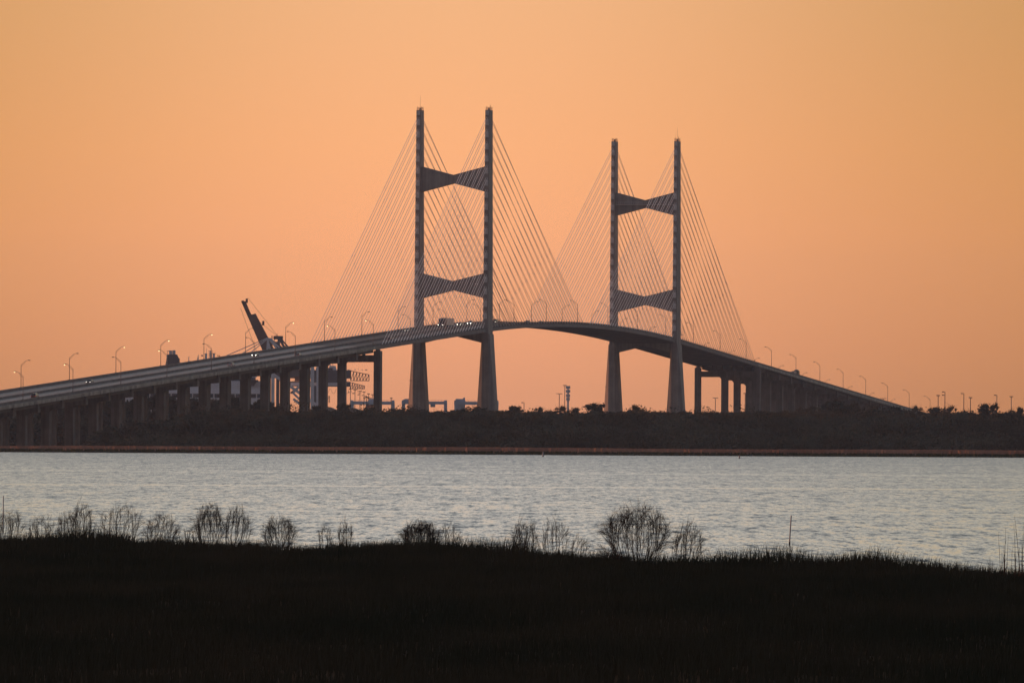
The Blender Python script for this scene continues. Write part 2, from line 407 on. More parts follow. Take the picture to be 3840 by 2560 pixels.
# ================================================================== FAR BANK
def bank(X, Y):
    L = sst(-150, -100, X + (Y - 3000) * .03)                     # the spoil bank begins right of the left approach
    sh = 2663 + 14 * (vn(X * .012, 1.7) - .5) + 5 * (vn(X * .06, 4.2) - .5)
    z = -1.2 + 1.75 * sst(-6, 8, Y - sh)
    z = z + L * (1.2 * sst(2790, 2840, Y) + 11.3 * sst(2850, 3230, Y) + .9 * (vn(X * .02, Y * .01) - .5) * sst(2850, 3000, Y))
    z = z + (1 - L) * 1.2 * sst(3000, 3300, Y)
    return z - 17 * sst(3480, 3640, Y) * (1 - .0 * L)
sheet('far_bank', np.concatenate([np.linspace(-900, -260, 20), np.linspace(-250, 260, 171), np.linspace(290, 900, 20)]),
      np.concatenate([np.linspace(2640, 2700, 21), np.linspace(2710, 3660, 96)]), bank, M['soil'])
sheet('port_ground', np.linspace(-1200, 1200, 13), np.array([4260., 4275, 5000, 6000, 7250]), lambda X, Y: -1 + 3.2 * sst(4260, 4275, Y), M['soil'])

def far_marsh():
    n = 44000; Y = 2664 + rng.random(n) ** .9 * 130; X = (rng.random(n) - .5) * 2 * 215
    sh = 2663 + 14 * (vn(X * .012, 1.7) - .5) + 5 * (vn(X * .06, 4.2) - .5)
    k = Y > sh - 1; X, Y, sh = X[k], Y[k], sh[k]; n = len(X)
    gw = 9 + 22 * vn(X * .011, 9.4)
    gr = (Y - sh < gw)
    thin = sst(-190, -125, X)
    H = np.where(gr, .45 + rng.random(n) * .3, (1.15 + .55 * vn(X * .015, 6.6) + rng.random(n) * .3) * (.55 + .45 * thin)); W = .12 + rng.random(n) * .3
    z0 = bank(X, Y) - .1; ang = rng.normal(0, .5, n); dx = np.cos(ang) * W; dy = np.sin(ang) * W; ln = rng.normal(0, .12, n)
    V = np.stack([np.stack([X - dx, Y - dy, z0], 1), np.stack([X + dx, Y + dy, z0], 1), np.stack([X + dx * .6 + ln, Y + dy, z0 + H], 1), np.stack([X - dx * .7 + ln, Y - dy, z0 + H * (.8 + .2 * rng.random(n))], 1)], 1).reshape(-1, 3)
    F = np.arange(4 * n).reshape(-1, 4)
    for s, m, nm, lb in ((~gr, M['cord'], 'cordgrass_strip', 'strip of reddish brown cordgrass along the far shore'), (gr, M['sedge'], 'sedge_strip', 'thin dark green sedge line at the far water edge')):
        Vv = V.reshape(n, 4, 3)[s].reshape(-1, 3)
        tag(npmesh(nm, Vv, np.arange(len(Vv)).reshape(-1, 4), m), lb, 'marsh grass', kind='stuff')
far_marsh()

def blob_pts(n, r, flat=.75):
    d = rng.normal(size=(n, 3)); d /= np.linalg.norm(d, axis=1)[:, None]
    rr = rng.random(n) ** .45
    p = d * rr[:, None] * r; p[:, 2] *= flat
    return p
def thicket():
    Cs, Ss, mi = [], [], []
    nb = 3600
    for i in range(nb):
        Y = 2815 + ((i // 60 + rng.random()) / 60) ** 1.1 * 640; X = -175 + 385 * (i % 60 + rng.random()) / 60
        if rng.random() < .17: Y = rng.uniform(3225, 3330)
        L = float(sst(-150, -100, np.array([X + (Y - 3000) * .03]))[0])
        if L < .35 and Y < 3420: continue
        r = rng.uniform(1.4, 3.4) * (1.25 if Y < 3100 else .8)
        if rng.random() < .10 and Y < 3180: r = rng.uniform(4.0, 6.2)
        if 3210 < Y: r = rng.uniform(.8, .95 + 2.3 * float(vn(np.array([X * .045]), np.array([7.7]))[0]) ** 1.6)
        z = float(bank(np.array([X]), np.array([Y]))[0])
        n = int(62 * min(r, 4) ** 1.1)
        p = blob_pts(n, r, .7); p[:, 0] *= 1.25
        Cs.append(p + [X, Y, z + r * .3]); Ss.append(.20 + rng.random(n) * .26)
        q = vn(np.array([X * .055]), np.array([Y * .012]))[0]
        mt = 0 if q + rng.normal(0, .08) < .52 else 2
        if Y > 3100 and rng.random() < .25 + .6 * vn(np.array([X * .03]), np.array([2.2]))[0]: mt = 1
        mi.append(np.full(n, mt))
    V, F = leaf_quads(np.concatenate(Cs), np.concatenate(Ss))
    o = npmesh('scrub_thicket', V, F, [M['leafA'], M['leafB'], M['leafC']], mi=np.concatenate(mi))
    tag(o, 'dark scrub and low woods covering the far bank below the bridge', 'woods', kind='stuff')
thicket()

# ---- trees that can be told apart
def tree_proto(name, kind, lobes, m, twiggy=0, leaf=.5, n=900, trunk=.32):
    """crown about 1 high unit x 10 m; scaled per tree"""
    root = link(name, None); tag(root, 'tree', 'tree')
    tr = MB(); H = 10.0
    tr.tube((0, 0, -1), (0, 0, H * .35), trunk, trunk * .7, 6); tips = []
    for k in range(6):
        a = k * 1.05 + random.random(); e = Vector((math.cos(a) * 2.2, math.sin(a) * 2.2, H * random.uniform(.55, .8)))
        tr.tube((0, 0, H * random.uniform(.18, .35)), e, trunk * .45, trunk * .12, 4); tips.append(e)
    for k in range(twiggy):
        a = random.uniform(0, 6.28); r = random.uniform(.4, 3.2); s = Vector((math.cos(a) * r, math.sin(a) * r, H * random.uniform(.65, .8)))
        tr.tube(s, s + Vector((random.gauss(0, .8), random.gauss(0, .8), random.uniform(1.2, 2.6))), .05, .02, 3)
    tr.build('trunk', M['bark'], root)
    Cs, Ss = [], []
    for (x, y, z, r, w) in lobes:
        k = int(n * w); p = blob_pts(k, r, .8) * (1 + .25 * rng.normal(size=(k, 1))); Cs.append(p + [x, y, z]); Ss.append(leaf * (.5 + rng.random(k)))
    V, F = leaf_quads(np.concatenate(Cs), np.concatenate(Ss))
    npmesh('crown', V, F, m, root)
    return root
def lob(k, R0, z0, z1, rr, seed):
    rd = random.Random(seed); out = []
    for i in range(k):
        a = rd.uniform(0, 6.28); r = R0 * rd.random() ** .6; z = rd.uniform(z0, z1)
        out.append((math.cos(a) * r, math.sin(a) * r, z - .25 * r, rr * rd.uniform(.55, 1.1), 1.0 / k))
    return out
PR = {
 'round': tree_proto('round_tree', 'r', lob(16, 2.9, 2.0, 8.6, 2.0, 1), M['leafA'], 5, .42, 2300),
 'low': tree_proto('spreading_bush', 'l', lob(15, 3.9, 1.2, 8.0, 2.1, 2), M['leafA'], 8, .40, 2100),
 'airy': tree_proto('airy_bush', 'a', lob(20, 3.6, 1.2, 8.6, 1.5, 3), M['leafB'], 22, .34, 1500),
 'tall': tree_proto('tall_tree', 't', lob(18, 2.2, 2.8, 9.2, 1.45, 4), M['leafC'], 4, .40, 2200),
 'mass': tree_proto('broad_tree', 'm', lob(20, 3.6, 2.0, 8.8, 1.9, 5), M['leafC'], 3, .46, 2500),
}
used = {}
def place_tree(kind, x, ytop, wpx, Y, label, cat, group, sink=0):
    X = P(x, 1540, Y).x; zb = float(bank(np.array([X]), np.array([Y]))[0]) - sink; zt = P(x, ytop, Y).z
    h = max(zt - zb, 1.2); w = wpx * Y / FPX
    sz = h / 9.6; sx = w / 8.6
    rz = random.uniform(0, 6.28)
    pr = PR[kind]
    if kind not in used:
        used[kind] = 1; o = pr; o.location = (X, Y, zb); o.rotation_euler = (0, 0, rz); o.scale = (sx, sx, sz); o['label'] = label; o['group'] = group
    else: o = dup(pr, (X, Y, zb), rz, (sx, sx, sz), label, group)
    o['category'] = cat; return o
G1 = 'trees and bushes standing on the top of the far bank'
SK = [  # kind, x, ytop, width, distance, label
 ('round', 1290, 1508, 66, 3290, 'dark round bush hiding the foot of the last column before the tall left end pier'),
 ('round', 1184, 1517, 52, 3300, 'small dark tree between two columns, left of the sloping grey roof'),
 ('low', 1236, 1533, 60, 3280, 'low bush in front of the sloping grey roof'),
 ('airy', 1392, 1522, 66, 3290, 'loose bush with glints of sky, left of the tall left end pier'),
 ('airy', 1478, 1528, 60, 3280, 'thin loose bush right of the tall left end pier'),
 ('low', 1545, 1519, 72, 3290, 'bushy shrub at the foot of the left leg of the left tower'),
 ('low', 1641, 1534, 66, 3285, 'low bush between the legs of the left tower, nearer the left leg'),
 ('tall', 1700, 1536, 44, 3290, 'small thin tree left of the wide bush between the legs of the left tower'),
 ('low', 1773, 1510, 118, 3290, 'wide high bush just left of the right leg of the left tower'),
 ('low', 1868, 1534, 70, 3285, 'low bush touching the right leg of the left tower'),
 ('round', 1934, 1517, 72, 3290, 'dark rounded bush right of the left tower'),
 ('airy', 2025, 1522, 64, 3290, 'spiky bush left of the two thin light masts'),
 ('low', 2062, 1527, 56, 3280, 'small low bush just left of the single headed light mast near centre'),
 ('airy', 2108, 1518, 80, 3290, 'bushy spiky shrub below the cluster of masts near centre'),
 ('round', 2156, 1524, 44, 3290, 'little round bush right of the thick antenna mast'),
 ('round', 2232, 1506, 92, 3280, 'tall dark round bush left of the right tower'),
 ('low', 2345, 1532, 72, 3280, 'low bush between the legs of the right tower, nearer the left leg'),
 ('airy', 2384, 1514, 76, 3290, 'bush with thin twigs sticking up between the legs of the right tower'),
 ('low', 2440, 1534, 96, 3285, 'long low bush between the legs of the right tower, nearer the right leg'),
 ('low', 2505, 1541, 60, 3280, 'flat bush at the left side of the right leg of the right tower'),
 ('round', 2573, 1540, 46, 3290, 'small round bush at the foot of the right leg of the right tower'),
 ('low', 2668, 1538, 84, 3285, 'flat bush below the T headed mast right of the right tower'),
 ('low', 2752, 1541, 70, 3285, 'low bush at the feet of the pair of dark columns under the right approach'),
 ('low', 2838, 1540, 74, 3280, 'low bush at the foot of the right end pier'),
 ('low', 2935, 1532, 90, 3280, 'dark bush against the brown columns, right of the right end pier'),
 ('airy', 3038, 1520, 110, 3285, 'brownish bush on the rising bank below the truck on the right approach'),
 ('mass', 3118, 1503, 130, 3290, 'broad brown green tree hiding columns under the right approach, leftmost of its two neighbours'),
 ('airy', 3196, 1505, 110, 3290, 'brownish tree against the right approach, in the middle of three'),
 ('low', 3282, 1518, 120, 3290, 'wide tree under the low end of the right approach'),
 ('mass', 3362, 1524, 90, 3290, 'dark tree under the last visible stretch of the right approach'),
 ('airy', 3434, 1517, 76, 3285, 'spiky tree where the bridge sinks behind the trees'),
 ('round', 3505, 1521, 74, 3290, 'tree below the leftmost mast of the right hand group'),
 ('airy', 3562, 1516, 66, 3290, 'spiky dark tree just right of the double headed mast'),
 ('low', 3625, 1526, 96, 3285, 'low spreading tree between two masts at right'),
 ('round', 3688, 1507, 62, 3290, 'taller dark tree, left one of the two highest at the far right'),
 ('airy', 3726, 1506, 66, 3290, 'taller spiky tree, right one of the two highest at the far right'),
 ('low', 3790, 1525, 84, 3285, 'low tree below the last mast at the far right'),
 ('round', 3826, 1520, 36, 3290, 'small upright tree near the right edge of the picture'),
 ('low', 3870, 1530, 70, 3285, 'bush cut by the right edge of the picture'),
]
for k, x, yt, w, Y, lb in SK: place_tree(k, x, yt, w * .92, Y, lb, 'bush' if k in ('low', 'airy') else 'tree', G1, 1.3)
G2 = 'trees of the grove behind the left approach'
LB2 = 'dark tree of the grove standing behind the columns of the left approach'
for i in range(44):
    x = -60 + i * 26 + random.uniform(-10, 10)
    yt = float(np.interp(x, [-60, 300, 560, 700, 900, 1000, 1100], [1500, 1490, 1482, 1492, 1500, 1508, 1522])) + random.uniform(-14, 16)
    place_tree(random.choice(['mass', 'tall', 'mass', 'round']), x, yt, random.uniform(70, 110), random.uniform(3440, 3500), LB2, 'tree', G2)
for i in range(20):
    x = -40 + i * 26 + random.uniform(-8, 8)
    place_tree(random.choice(['mass', 'mass', 'low']), x, 1560 + random.uniform(-8, 14), random.uniform(90, 130), random.uniform(3380, 3420), LB2, 'tree', G2)
G3 = 'trees in front of the columns of the left approach'
LB3 = 'dark tree on the far shore in front of the columns of the left approach'
for i in range(22):
    x = 395 + i * 32 + random.uniform(-10, 10)
    yt = float(np.interp(x, [395, 480, 700, 900, 1100], [1608, 1578, 1572, 1568, 1556])) + random.uniform(-8, 12)
    place_tree(random.choice(['mass', 'round', 'mass', 'low']), x, yt, random.uniform(80, 120), random.uniform(2930, 2990), LB3, 'tree', G3)
for kd, pr in PR.items():
    if kd not in used: bpy.data.objects.remove(pr)

# ================================================================== THE BRIDGE
def strip(mb, us, v0, v1, zb, zt):
    """solid running along the bridge between u values, offsets are added to the parapet line"""
    mb.loft([[(v0, u, zpar(u) + zb), (v1, u, zpar(u) + zb), (v1, u, zpar(u) + zt), (v0, u, zpar(u) + zt)] for u in us])
def urange(a, b, st): n = max(2, int(round((b - a) / st)) + 1); return list(np.linspace(a, b, n))

bridge = empty('cable_stayed_bridge', B0, 'great cable stayed bridge with two H shaped concrete towers and parallel stays', 'bridge', rz=-TH)
UM = urange(-197.5, 593.7, 8)
mb = MB()
strip(mb, UM, -15.2, -13.7, -2.35, -1.05); strip(mb, UM, 13.7, 15.2, -2.35, -1.05); strip(mb, UM, -13.7, 13.7, -1.45, -1.07)
for u in np.arange(-194, 592, 5.33):
    z = zpar(u); mb.box(-13.7, 13.7, u - .2, u + .2, z - 2.1, z - 1.45)
mb.mi = 1
for s in (-1, 1):
    a, b = sorted((14.45 * s, 15.3 * s))
    for u in np.arange(-191, 590, 5.33): z = zpar(u); mb.box(a, b, u - .3, u + .3, z - 1.2, z - .75)
mb.build('deck', [M['deckc'], M['tower']], bridge)
mb = MB(); strip(mb, UM, -13.95, -.5, -1.07, -1.04); strip(mb, UM, .5, 13.95, -1.07, -1.04); mb.build('roadway', M['road_dark'], bridge)
for s in (-1, 1):
    mb = MB(); a, b = sorted((14.0 * s, 14.4 * s)); strip(mb, UM, a, b, -1.05, 0)
    mb.build('parapet', M['parapet'], bridge)
mb = MB(); strip(mb, UM, -.35, .35, -1.05, -.15); mb.build('median_barrier', M['parapet'], bridge)

def leg_sec(z, v0):
    """plan of a tower leg at height z"""
    if z >= 48.8:
        t = (z - 48.8) / (143.6 - 48.8); a = 2.25 - .35 * t; b = 9.2 - 3.3 * t
        f = a / 2; return [(v0 - f, -b / 2, z), (v0 - f, -b / 2, z), (v0 + f, -b / 2, z), (v0 + f, -b / 2, z), (v0 + f, b / 2, z), (v0 + f, b / 2, z), (v0 - f, b / 2, z), (v0 - f, b / 2, z)]
    t = (48.8 - z) / 48.8; f = 1.3 + .5 * t; g = .30 + 3.2 * t; c = .35 + 2.4 * t; b = 9.3 - .6 * t; h = b / 2
    return [(v0 - f - g, -h + c, z), (v0 - f, -h, z), (v0 + f, -h, z), (v0 + f + g, -h + c, z), (v0 + f + g, h - c, z), (v0 + f, h, z), (v0 - f, h, z), (v0 - f - g, h - c, z)]
LV = [140.9 - 5.12 * k for k in range(18)]
for ti, u0 in enumerate((0.0, SPAN)):
    for s in (-1, 1):
        v0 = 14.98 * s
        mb = MB()
        mb.loft([[(x, y + u0, z) for x, y, z in leg_sec(zz, v0)] for zz in (-2, 12, 24, 36, 48.79)])
        mb.loft([[(x, y + u0, z) for x, y, z in ((v0 - 1.12, -4.55, zz), (v0 + 1.12, -4.55, zz), (v0 + 1.12, 4.55, zz), (v0 - 1.12, 4.55, zz))] for zz in (48.8, 49.3)])
        up = [[(x, y + u0, z) for i, (x, y, z) in enumerate(leg_sec(zz, v0)) if i % 2 == 0] for zz in (49.3, 80, 110, 143.6)]
        mb.loft(up)
        for zz in (6 + ti, 18.0):        # pour joints of the lower shaft
            sc = leg_sec(zz, v0); mb.loft([[(v0 + (x - v0) * 1.012, y * 1.008 + u0, z + q) for x, y, z in sc] for q in (0, .35)])
        mb.mi = 1
        for k, z in enumerate(LV[:17] + [146]):
            if k == 17: z = 145.3
            zc = z - 2.6; t = (zc - 45) / 98.6; b = (9.2 - 3.3 * t) / 2; zt = min(zc + 1.25, 143.3)
            for q in (-1, 1):
                y0 = u0 + q * (b - .05); y1 = u0 + q * (b + .32)
                y0, y1 = sorted((y0, y1)); mb.box(v0 - .72, v0 + .66, y0, y1, zc - 1.25, zt)
        o = mb.build('tower_leg', [M['tower'], M['block']], bridge)
        mb = MB()                          # railing and gear on the leg top
        for k in range(8):
            for q in (-1, 1):
                mb.tube((v0 + q * .8, u0 - 2.7 + k * .77, 143.5), (v0 + q * .8, u0 - 2.7 + k * .77, 144.9 + .15 * (k % 3)), .05, n=4)
        for q in (-1, 1): mb.tube((v0 + q * .8, u0 - 2.75, 144.3), (v0 + q * .8, u0 + 2.75, 144.3), .03, n=4)
        mb.box(v0 - .25, v0 + .3, u0 - .4, u0 + .5, 143.6, 144.6)
        mb.tube((v0 + .35, u0 + .9, 143.6), (v0 + .35, u0 + .9, 145.5 + .4 * s), .09, n=5)
        mb.build('top_railing', M['steel'], o)
        if (ti, s) in ((0, -1), (1, 1)):
            mb = MB(); mb.tube((v0, u0, 143.6), (v0, u0, 150.0), .07, .03, 5)
            if ti: mb.tube((v0 - .9, u0, 143.6), (v0 - .9, u0, 148.2), .05, .02, 5)
            mb.build('antenna', M['steel'], o)
    def bow(zts, zbs, name, dep, vi=13.95, m=M['tower']):
        mb = MB(); (zte, ztm), (zbe, zbm) = zts, zbs
        for a, b in ((-vi, 0), (0, vi)):
            za = (zte, zbe) if a else (ztm, zbm); zb = (zte, zbe) if b else (ztm, zbm)
            mb.loft([[(a, u0 - dep, za[1]), (a, u0 + dep, za[1]), (a, u0 + dep, za[0]), (a, u0 - dep, za[0])], [(b, u0 - dep, zb[1]), (b, u0 + dep, zb[1]), (b, u0 + dep, zb[0]), (b, u0 - dep, zb[0])]])
        return mb.build(name, m, bridge)
    o = bow((119.75, 116.1), (109.0, 112.6), 'crossbeam', 2.2)
    if ti:
        mb = MB(); mb.box(-13.8, 13.8, u0 - 3.1, u0 - 2.2, 113.9, 114.1)
        for k in range(27): mb.tube((-13.5 + k * 1.04, u0 - 3.05, 114.1), (-13.5 + k * 1.04, u0 - 3.05, 115.2), .04, n=4)
        mb.tube((-13.6, u0 - 3.05, 115.2), (13.6, u0 - 3.05, 115.2), .04, n=4)
        mb.build('maintenance_walkway', M['block'], o)
    bow((74.5, 71.1), (63.9, 67.35), 'crossbeam', 2.8)
    bow((49.3, 49.3), (44.9, 48.2), 'deck_crossbeam', 3.2, 13.7)
    mb = MB(); mb.box(-16.9 if ti else -17, -16.3, u0 - 4.2, u0 - 3.6, 28.6, 29.4); mb.tube((-16.5, u0 - 3.9, 29), (-18.2, u0 - 3.9, 29), .12)
    mb.build('navigation_light_bracket', M['steel'], bridge)

# end piers of the cable stayed part
for u0, d in ((-198.0, 1), (594.2, -1)):
    zt = zpar(u0) - 2.6; mb = MB()
    for s in (-1, 1):
        v0 = 14.9 * s
        mb.loft([[(v0 - 1.35, u0 - 1.8, z), (v0 + 1.35, u0 - 1.8, z), (v0 + 1.35, u0 + 1.8, z), (v0 - 1.35, u0 + 1.8, z)] for z in (0, zt - .35)])
        mb.box(v0 - .8, v0 + .8, u0 - .9, u0 + .9, zt - .35, zt + .25)
    mb.box(-13.6, 13.6, u0 - 1.5, u0 + 1.5, zt - 4.9, zt - 2.1)
    for v in (-9, -4.5, 0, 4.5, 9): mb.box(v - .5, v + .5, u0 - .8, u0 + .8, zt - 2.1, zt - 1.55)
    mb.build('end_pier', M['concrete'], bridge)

# stays: two per tower level, anchored every 5.33 m along the deck edge
cables = []
for ti, u0 in enumerate((0.0, SPAN)):
    for s in (1, -1):
        for d in (-1, 1):
            for j in range(35):
                lvl = (34 - j) // 2; ub = u0 + d * (191.0 - 5.33 * (34 - j)); zl = LV[lvl] - (.25 if (34 - j) % 2 else 0)
                t = (zl - 45) / 98.6; hb = (9.2 - 3.3 * t) / 2
                a = Vector((s * 14.9, ub, zpar(ub) - .6)); vt = 14.98 * s + (.33 if (34 - j) % 2 else -.33)
                e = Vector((vt, u0 + d * (hb - .3), zl - .1))
                cables.append((ti, s, (e - a).length, a, e))
order = sorted(range(len(cables)), key=lambda i: (cables[i][0] + (0 if cables[i][1] > 0 else .5), -cables[i][2]))
rest = MB()
for n_, i in enumerate(order):
    ti, s, ln, a, e = cables[i]; mb = MB() if n_ < 100 else rest
    mb.tube(a, e, .098, n=5)
    dd = (e - a).normalized(); mb.tube(a, a + dd * min(3.0, ln * .4), .17, n=6)
    if ln > 60:
        for t in (.36, .66): c = a + dd * ln * (t + random.uniform(-.02, .02)); mb.tube(c, c + dd * .8, .19, n=5)
    if n_ < 100: mb.build('stay_cable', M['cable'], bridge)
o = rest.build('stay_cables', M['cable'], bridge); o['kind'] = 'stuff'

# ---- approach viaducts
def viaduct(name, label, ua, ub, bents, haunch):
    root = empty(name, B0, label, 'viaduct', rz=-TH)
    U = urange(ua, ub, 12)
    mb = MB(); strip(mb, U, -14.9, 14.9, -1.55, -1.07)
    strip(mb, U, 14.55, 15.25, -2.3, -1.07); strip(mb, U, -15.25, -14.55, -2.3, -1.07)
    mb.mi = 1
    for u in np.arange(ua + 1, ub - 5, 7.0):
        for s in (-1, 1):
            a, b = sorted((15.25 * s, 15.29 * s)); w = 3.2 + random.uniform(-.4, .4); z = zpar
            if random.random() < .55: mb.loft([[(a, q, z(q) - 2.28), (b, q, z(q) - 2.28), (b, q, z(q) - 1.1), (a, q, z(q) - 1.1)] for q in (u, u + w)])
    mb.build('deck_slab', [M['fascia'], M['panel']], root)
    mb = MB(); strip(mb, U, -13.95, -.5, -1.07, -1.04); strip(mb, U, .5, 13.95, -1.07, -1.04); mb.build('roadway', M['road_pale'], root)
    mb = MB()
    for v in (-11.2, -7.6, 4, 7.6, -4, 11.2):
        pass
    for v in (-10.9, -7.2, 7.2, 10.9):
        k = ua
        while k < ub - 6:
            e = min(k + 3.0, ub); mb.loft([[(v - .07, w, zpar(w) - 1.042), (v + .07, w, zpar(w) - 1.042), (v + .07, w, zpar(w) - 1.034), (v - .07, w, zpar(w) - 1.034)] for w in (k, e)]); k += 12.2
    mb.build('lane_marking', M['paint'], root)
    for s in (-1, 1):
        mb = MB(); a, b = sorted((13.98 * s, 14.45 * s)); strip(mb, U, a, b, -1.05, 0)
        # expansion gaps: small posts standing a little proud
        for u in np.arange(ua + 6, ub, 31.2): z = zpar(u); a2, b2 = sorted((13.94 * s, 14.5 * s)); mb.box(a2, b2, u - .12, u + .12, z - 1.0, z + .05)
        mb.build('parapet', M['parapet'], root)
    mb = MB(); strip(mb, U, -.35, .35, -1.05, -.15); mb.build('median_barrier', M['parapet'], root)
    for v in (-12.4, -7.6, -2.6, 2.6, 7.6, 12.4):
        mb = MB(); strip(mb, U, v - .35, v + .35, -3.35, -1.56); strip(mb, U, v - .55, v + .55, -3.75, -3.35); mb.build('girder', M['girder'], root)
    for i, u in enumerate(bents):
        zt = zpar(u) - 3.76; mb = MB(); c0 = 7.7
        def capsec(y):
            pts = [(-13.9, zt), (13.9, zt), (13.9, zt - 1.75)]
            if haunch: pts += [(c0 + 1.65 + .9, zt - 2.0), (c0 + 1.65, zt - 2.9)]
            else: pts += [(c0 + 1.75, zt - 2.1)]
            pts += [(c0 - 1.65, zt - (2.9 if haunch else 2.1)), (c0 - 2.4, zt - 2.0), (-c0 + 2.4, zt - 2.0), (-c0 + 1.65, zt - (2.9 if haunch else 2.1))]
            if haunch: pts += [(-c0 - 1.65, zt - 2.9), (-c0 - 2.4, zt - 2.0)]
            else: pts += [(-c0 - 1.75, zt - 2.1)]
            pts += [(-13.9, zt - 1.75)]
            return [(x, y, z) for x, z in pts]
        mb.loft([capsec(u - 1.5), capsec(u + 1.5)])
        # end walls rising beside the girders
        for s in (-1, 1): a, b = sorted((13.2 * s, 13.85 * s)); mb.box(a, b, u - 1.2, u + 1.2, zt, zt + 1.4)
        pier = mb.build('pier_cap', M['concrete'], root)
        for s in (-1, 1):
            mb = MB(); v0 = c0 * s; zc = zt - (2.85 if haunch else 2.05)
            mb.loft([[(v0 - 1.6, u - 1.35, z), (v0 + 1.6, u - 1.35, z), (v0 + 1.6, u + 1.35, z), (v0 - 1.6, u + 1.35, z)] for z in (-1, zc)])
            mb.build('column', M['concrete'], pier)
    return root
LBents = [-229.2 - 31.12 * k for k in range(25)]; LBents = [u for u in LBents if u > -960]
RBents = [625.3 + 31.12 * k for k in range(19)]
viaduct('approach_viaduct', 'long concrete approach viaduct climbing from the left edge, road surface visible', -985, -197.52, LBents, True)
viaduct('approach_viaduct', 'concrete approach viaduct falling away to the right behind the far trees', 593.72, 1235, RBents, True)

# ---- street lamps
def make_lamp():
    root = link('street_lamp', None); root['category'] = 'street lamp'; root['group'] = 'curved arm street lamps along both parapets'
    mb = MB(); mb.tube((0, 0, -.4), (0, 0, 8.0), .13, .085, 8); mb.box(-.28, .28, -.28, .28, -.5, .12); mb.build('pole', M['steel'], root)
    mb = MB(); pts = []
    for k in range(7):
        t = k / 6; pts.append(Vector((2.7 * t, 0, 7.95 + 1.66 * (t if t < .55 else t - .95 * (t - .55) ** 1.6 / 1 + .0) / (1 - .95 * .45 ** 1.6))))
    for a, b in zip(pts, pts[1:]): mb.tube(a, b, .06, n=5)
    low = [Vector((0, 0, 7.45)), Vector((.8, 0, 8.05)), Vector((1.7, 0, 9.05))]
    for a, b in zip(low, low[1:]): mb.tube(a, b, .045, n=4)
    mb.build('arm', M['steel'], root)
    mb = MB(); mb.loft([[(2.6, -.14, 9.52), (2.6, .14, 9.52), (2.6, .14, 9.68), (2.6, -.14, 9.68)], [(2.9, -.2, 9.46), (2.9, .2, 9.46), (2.9, .2, 9.74), (2.9, -.2, 9.74)], [(3.4, -.16, 9.5), (3.4, .16, 9.5), (3.4, .16, 9.66), (3.4, -.16, 9.66)]])
    h = mb.build('lamp_head', M['head'], root)
    mb = MB(); mb.loft([[(2.86, -.15, 9.40), (3.30, -.15, 9.42), (3.30, .15, 9.42), (2.86, .15, 9.40)], [(2.82, -.17, 9.47), (3.34, -.17, 9.5), (3.34, .17, 9.5), (2.82, .17, 9.47)]])
    mb.build('lens', M['lens_off'], h)
    return root
def lit_lens(root):
    for h in root.children:
        if h.name.startswith('lamp_head'):
            for l in list(h.children): bpy.data.objects.remove(l)
            mb = MB(); c = Vector((3.1, 0, 9.36))
            for k in range(4):
                pass
            rg = lambda z, r: [(3.1 + r * math.cos(i * math.pi / 4), r * math.sin(i * math.pi / 4), z) for i in range(8)]
            mb.loft([rg(9.24, .08), rg(9.30, .17), rg(9.40, .20), rg(9.47, .18)])
            mb.build('lens', M['lens_on'], h)
    return root
lamp0 = make_lamp(); lamp_lit = None
LIT_N = {0, 1, 3, 7, 8}; LIT_F = {2, 3, 4, 6}
ORD = ['first', 'second', 'third', 'fourth', 'fifth', 'sixth', 'seventh', 'eighth', 'ninth', 'tenth', 'eleventh', 'twelfth', 'thirteenth', 'fourteenth', 'fifteenth', 'sixteenth', 'seventeenth', 'eighteenth', 'nineteenth', 'twentieth', 'twenty first', 'twenty second', 'twenty third', 'twenty fourth', 'twenty fifth', 'twenty sixth', 'twenty seventh', 'twenty eighth', 'twenty ninth', 'thirtieth']
first = True
for side, off, cnt, lit in ((1, -717.8, 30, LIT_N), (-1, -620.3, 29, LIT_F)):
    for k in range(cnt):
        u = off + 64.296 * k
        if u > 1215: continue
        on = k in lit
        lb = '%s curved arm street lamp, %s from the left along the %s parapet' % ('lit' if on else 'unlit', ORD[k], 'near right hand' if side > 0 else 'far left hand')
        vv = 14.2 * side
        loc = bw(vv, u, zpar(u)); rz = -TH + (math.pi if side > 0 else 0)
        if first and not on: o = lamp0; o.location = loc; o.rotation_euler = (0, 0, rz); o['label'] = lb; first = False
        elif on:
            if lamp_lit is None: lamp_lit = lit_lens(dup(lamp0, loc, rz, None, lb)); o = lamp_lit
            else: o = dup(lamp_lit, loc, rz, None, lb)
        else: o = dup(lamp0, loc, rz, None, lb)

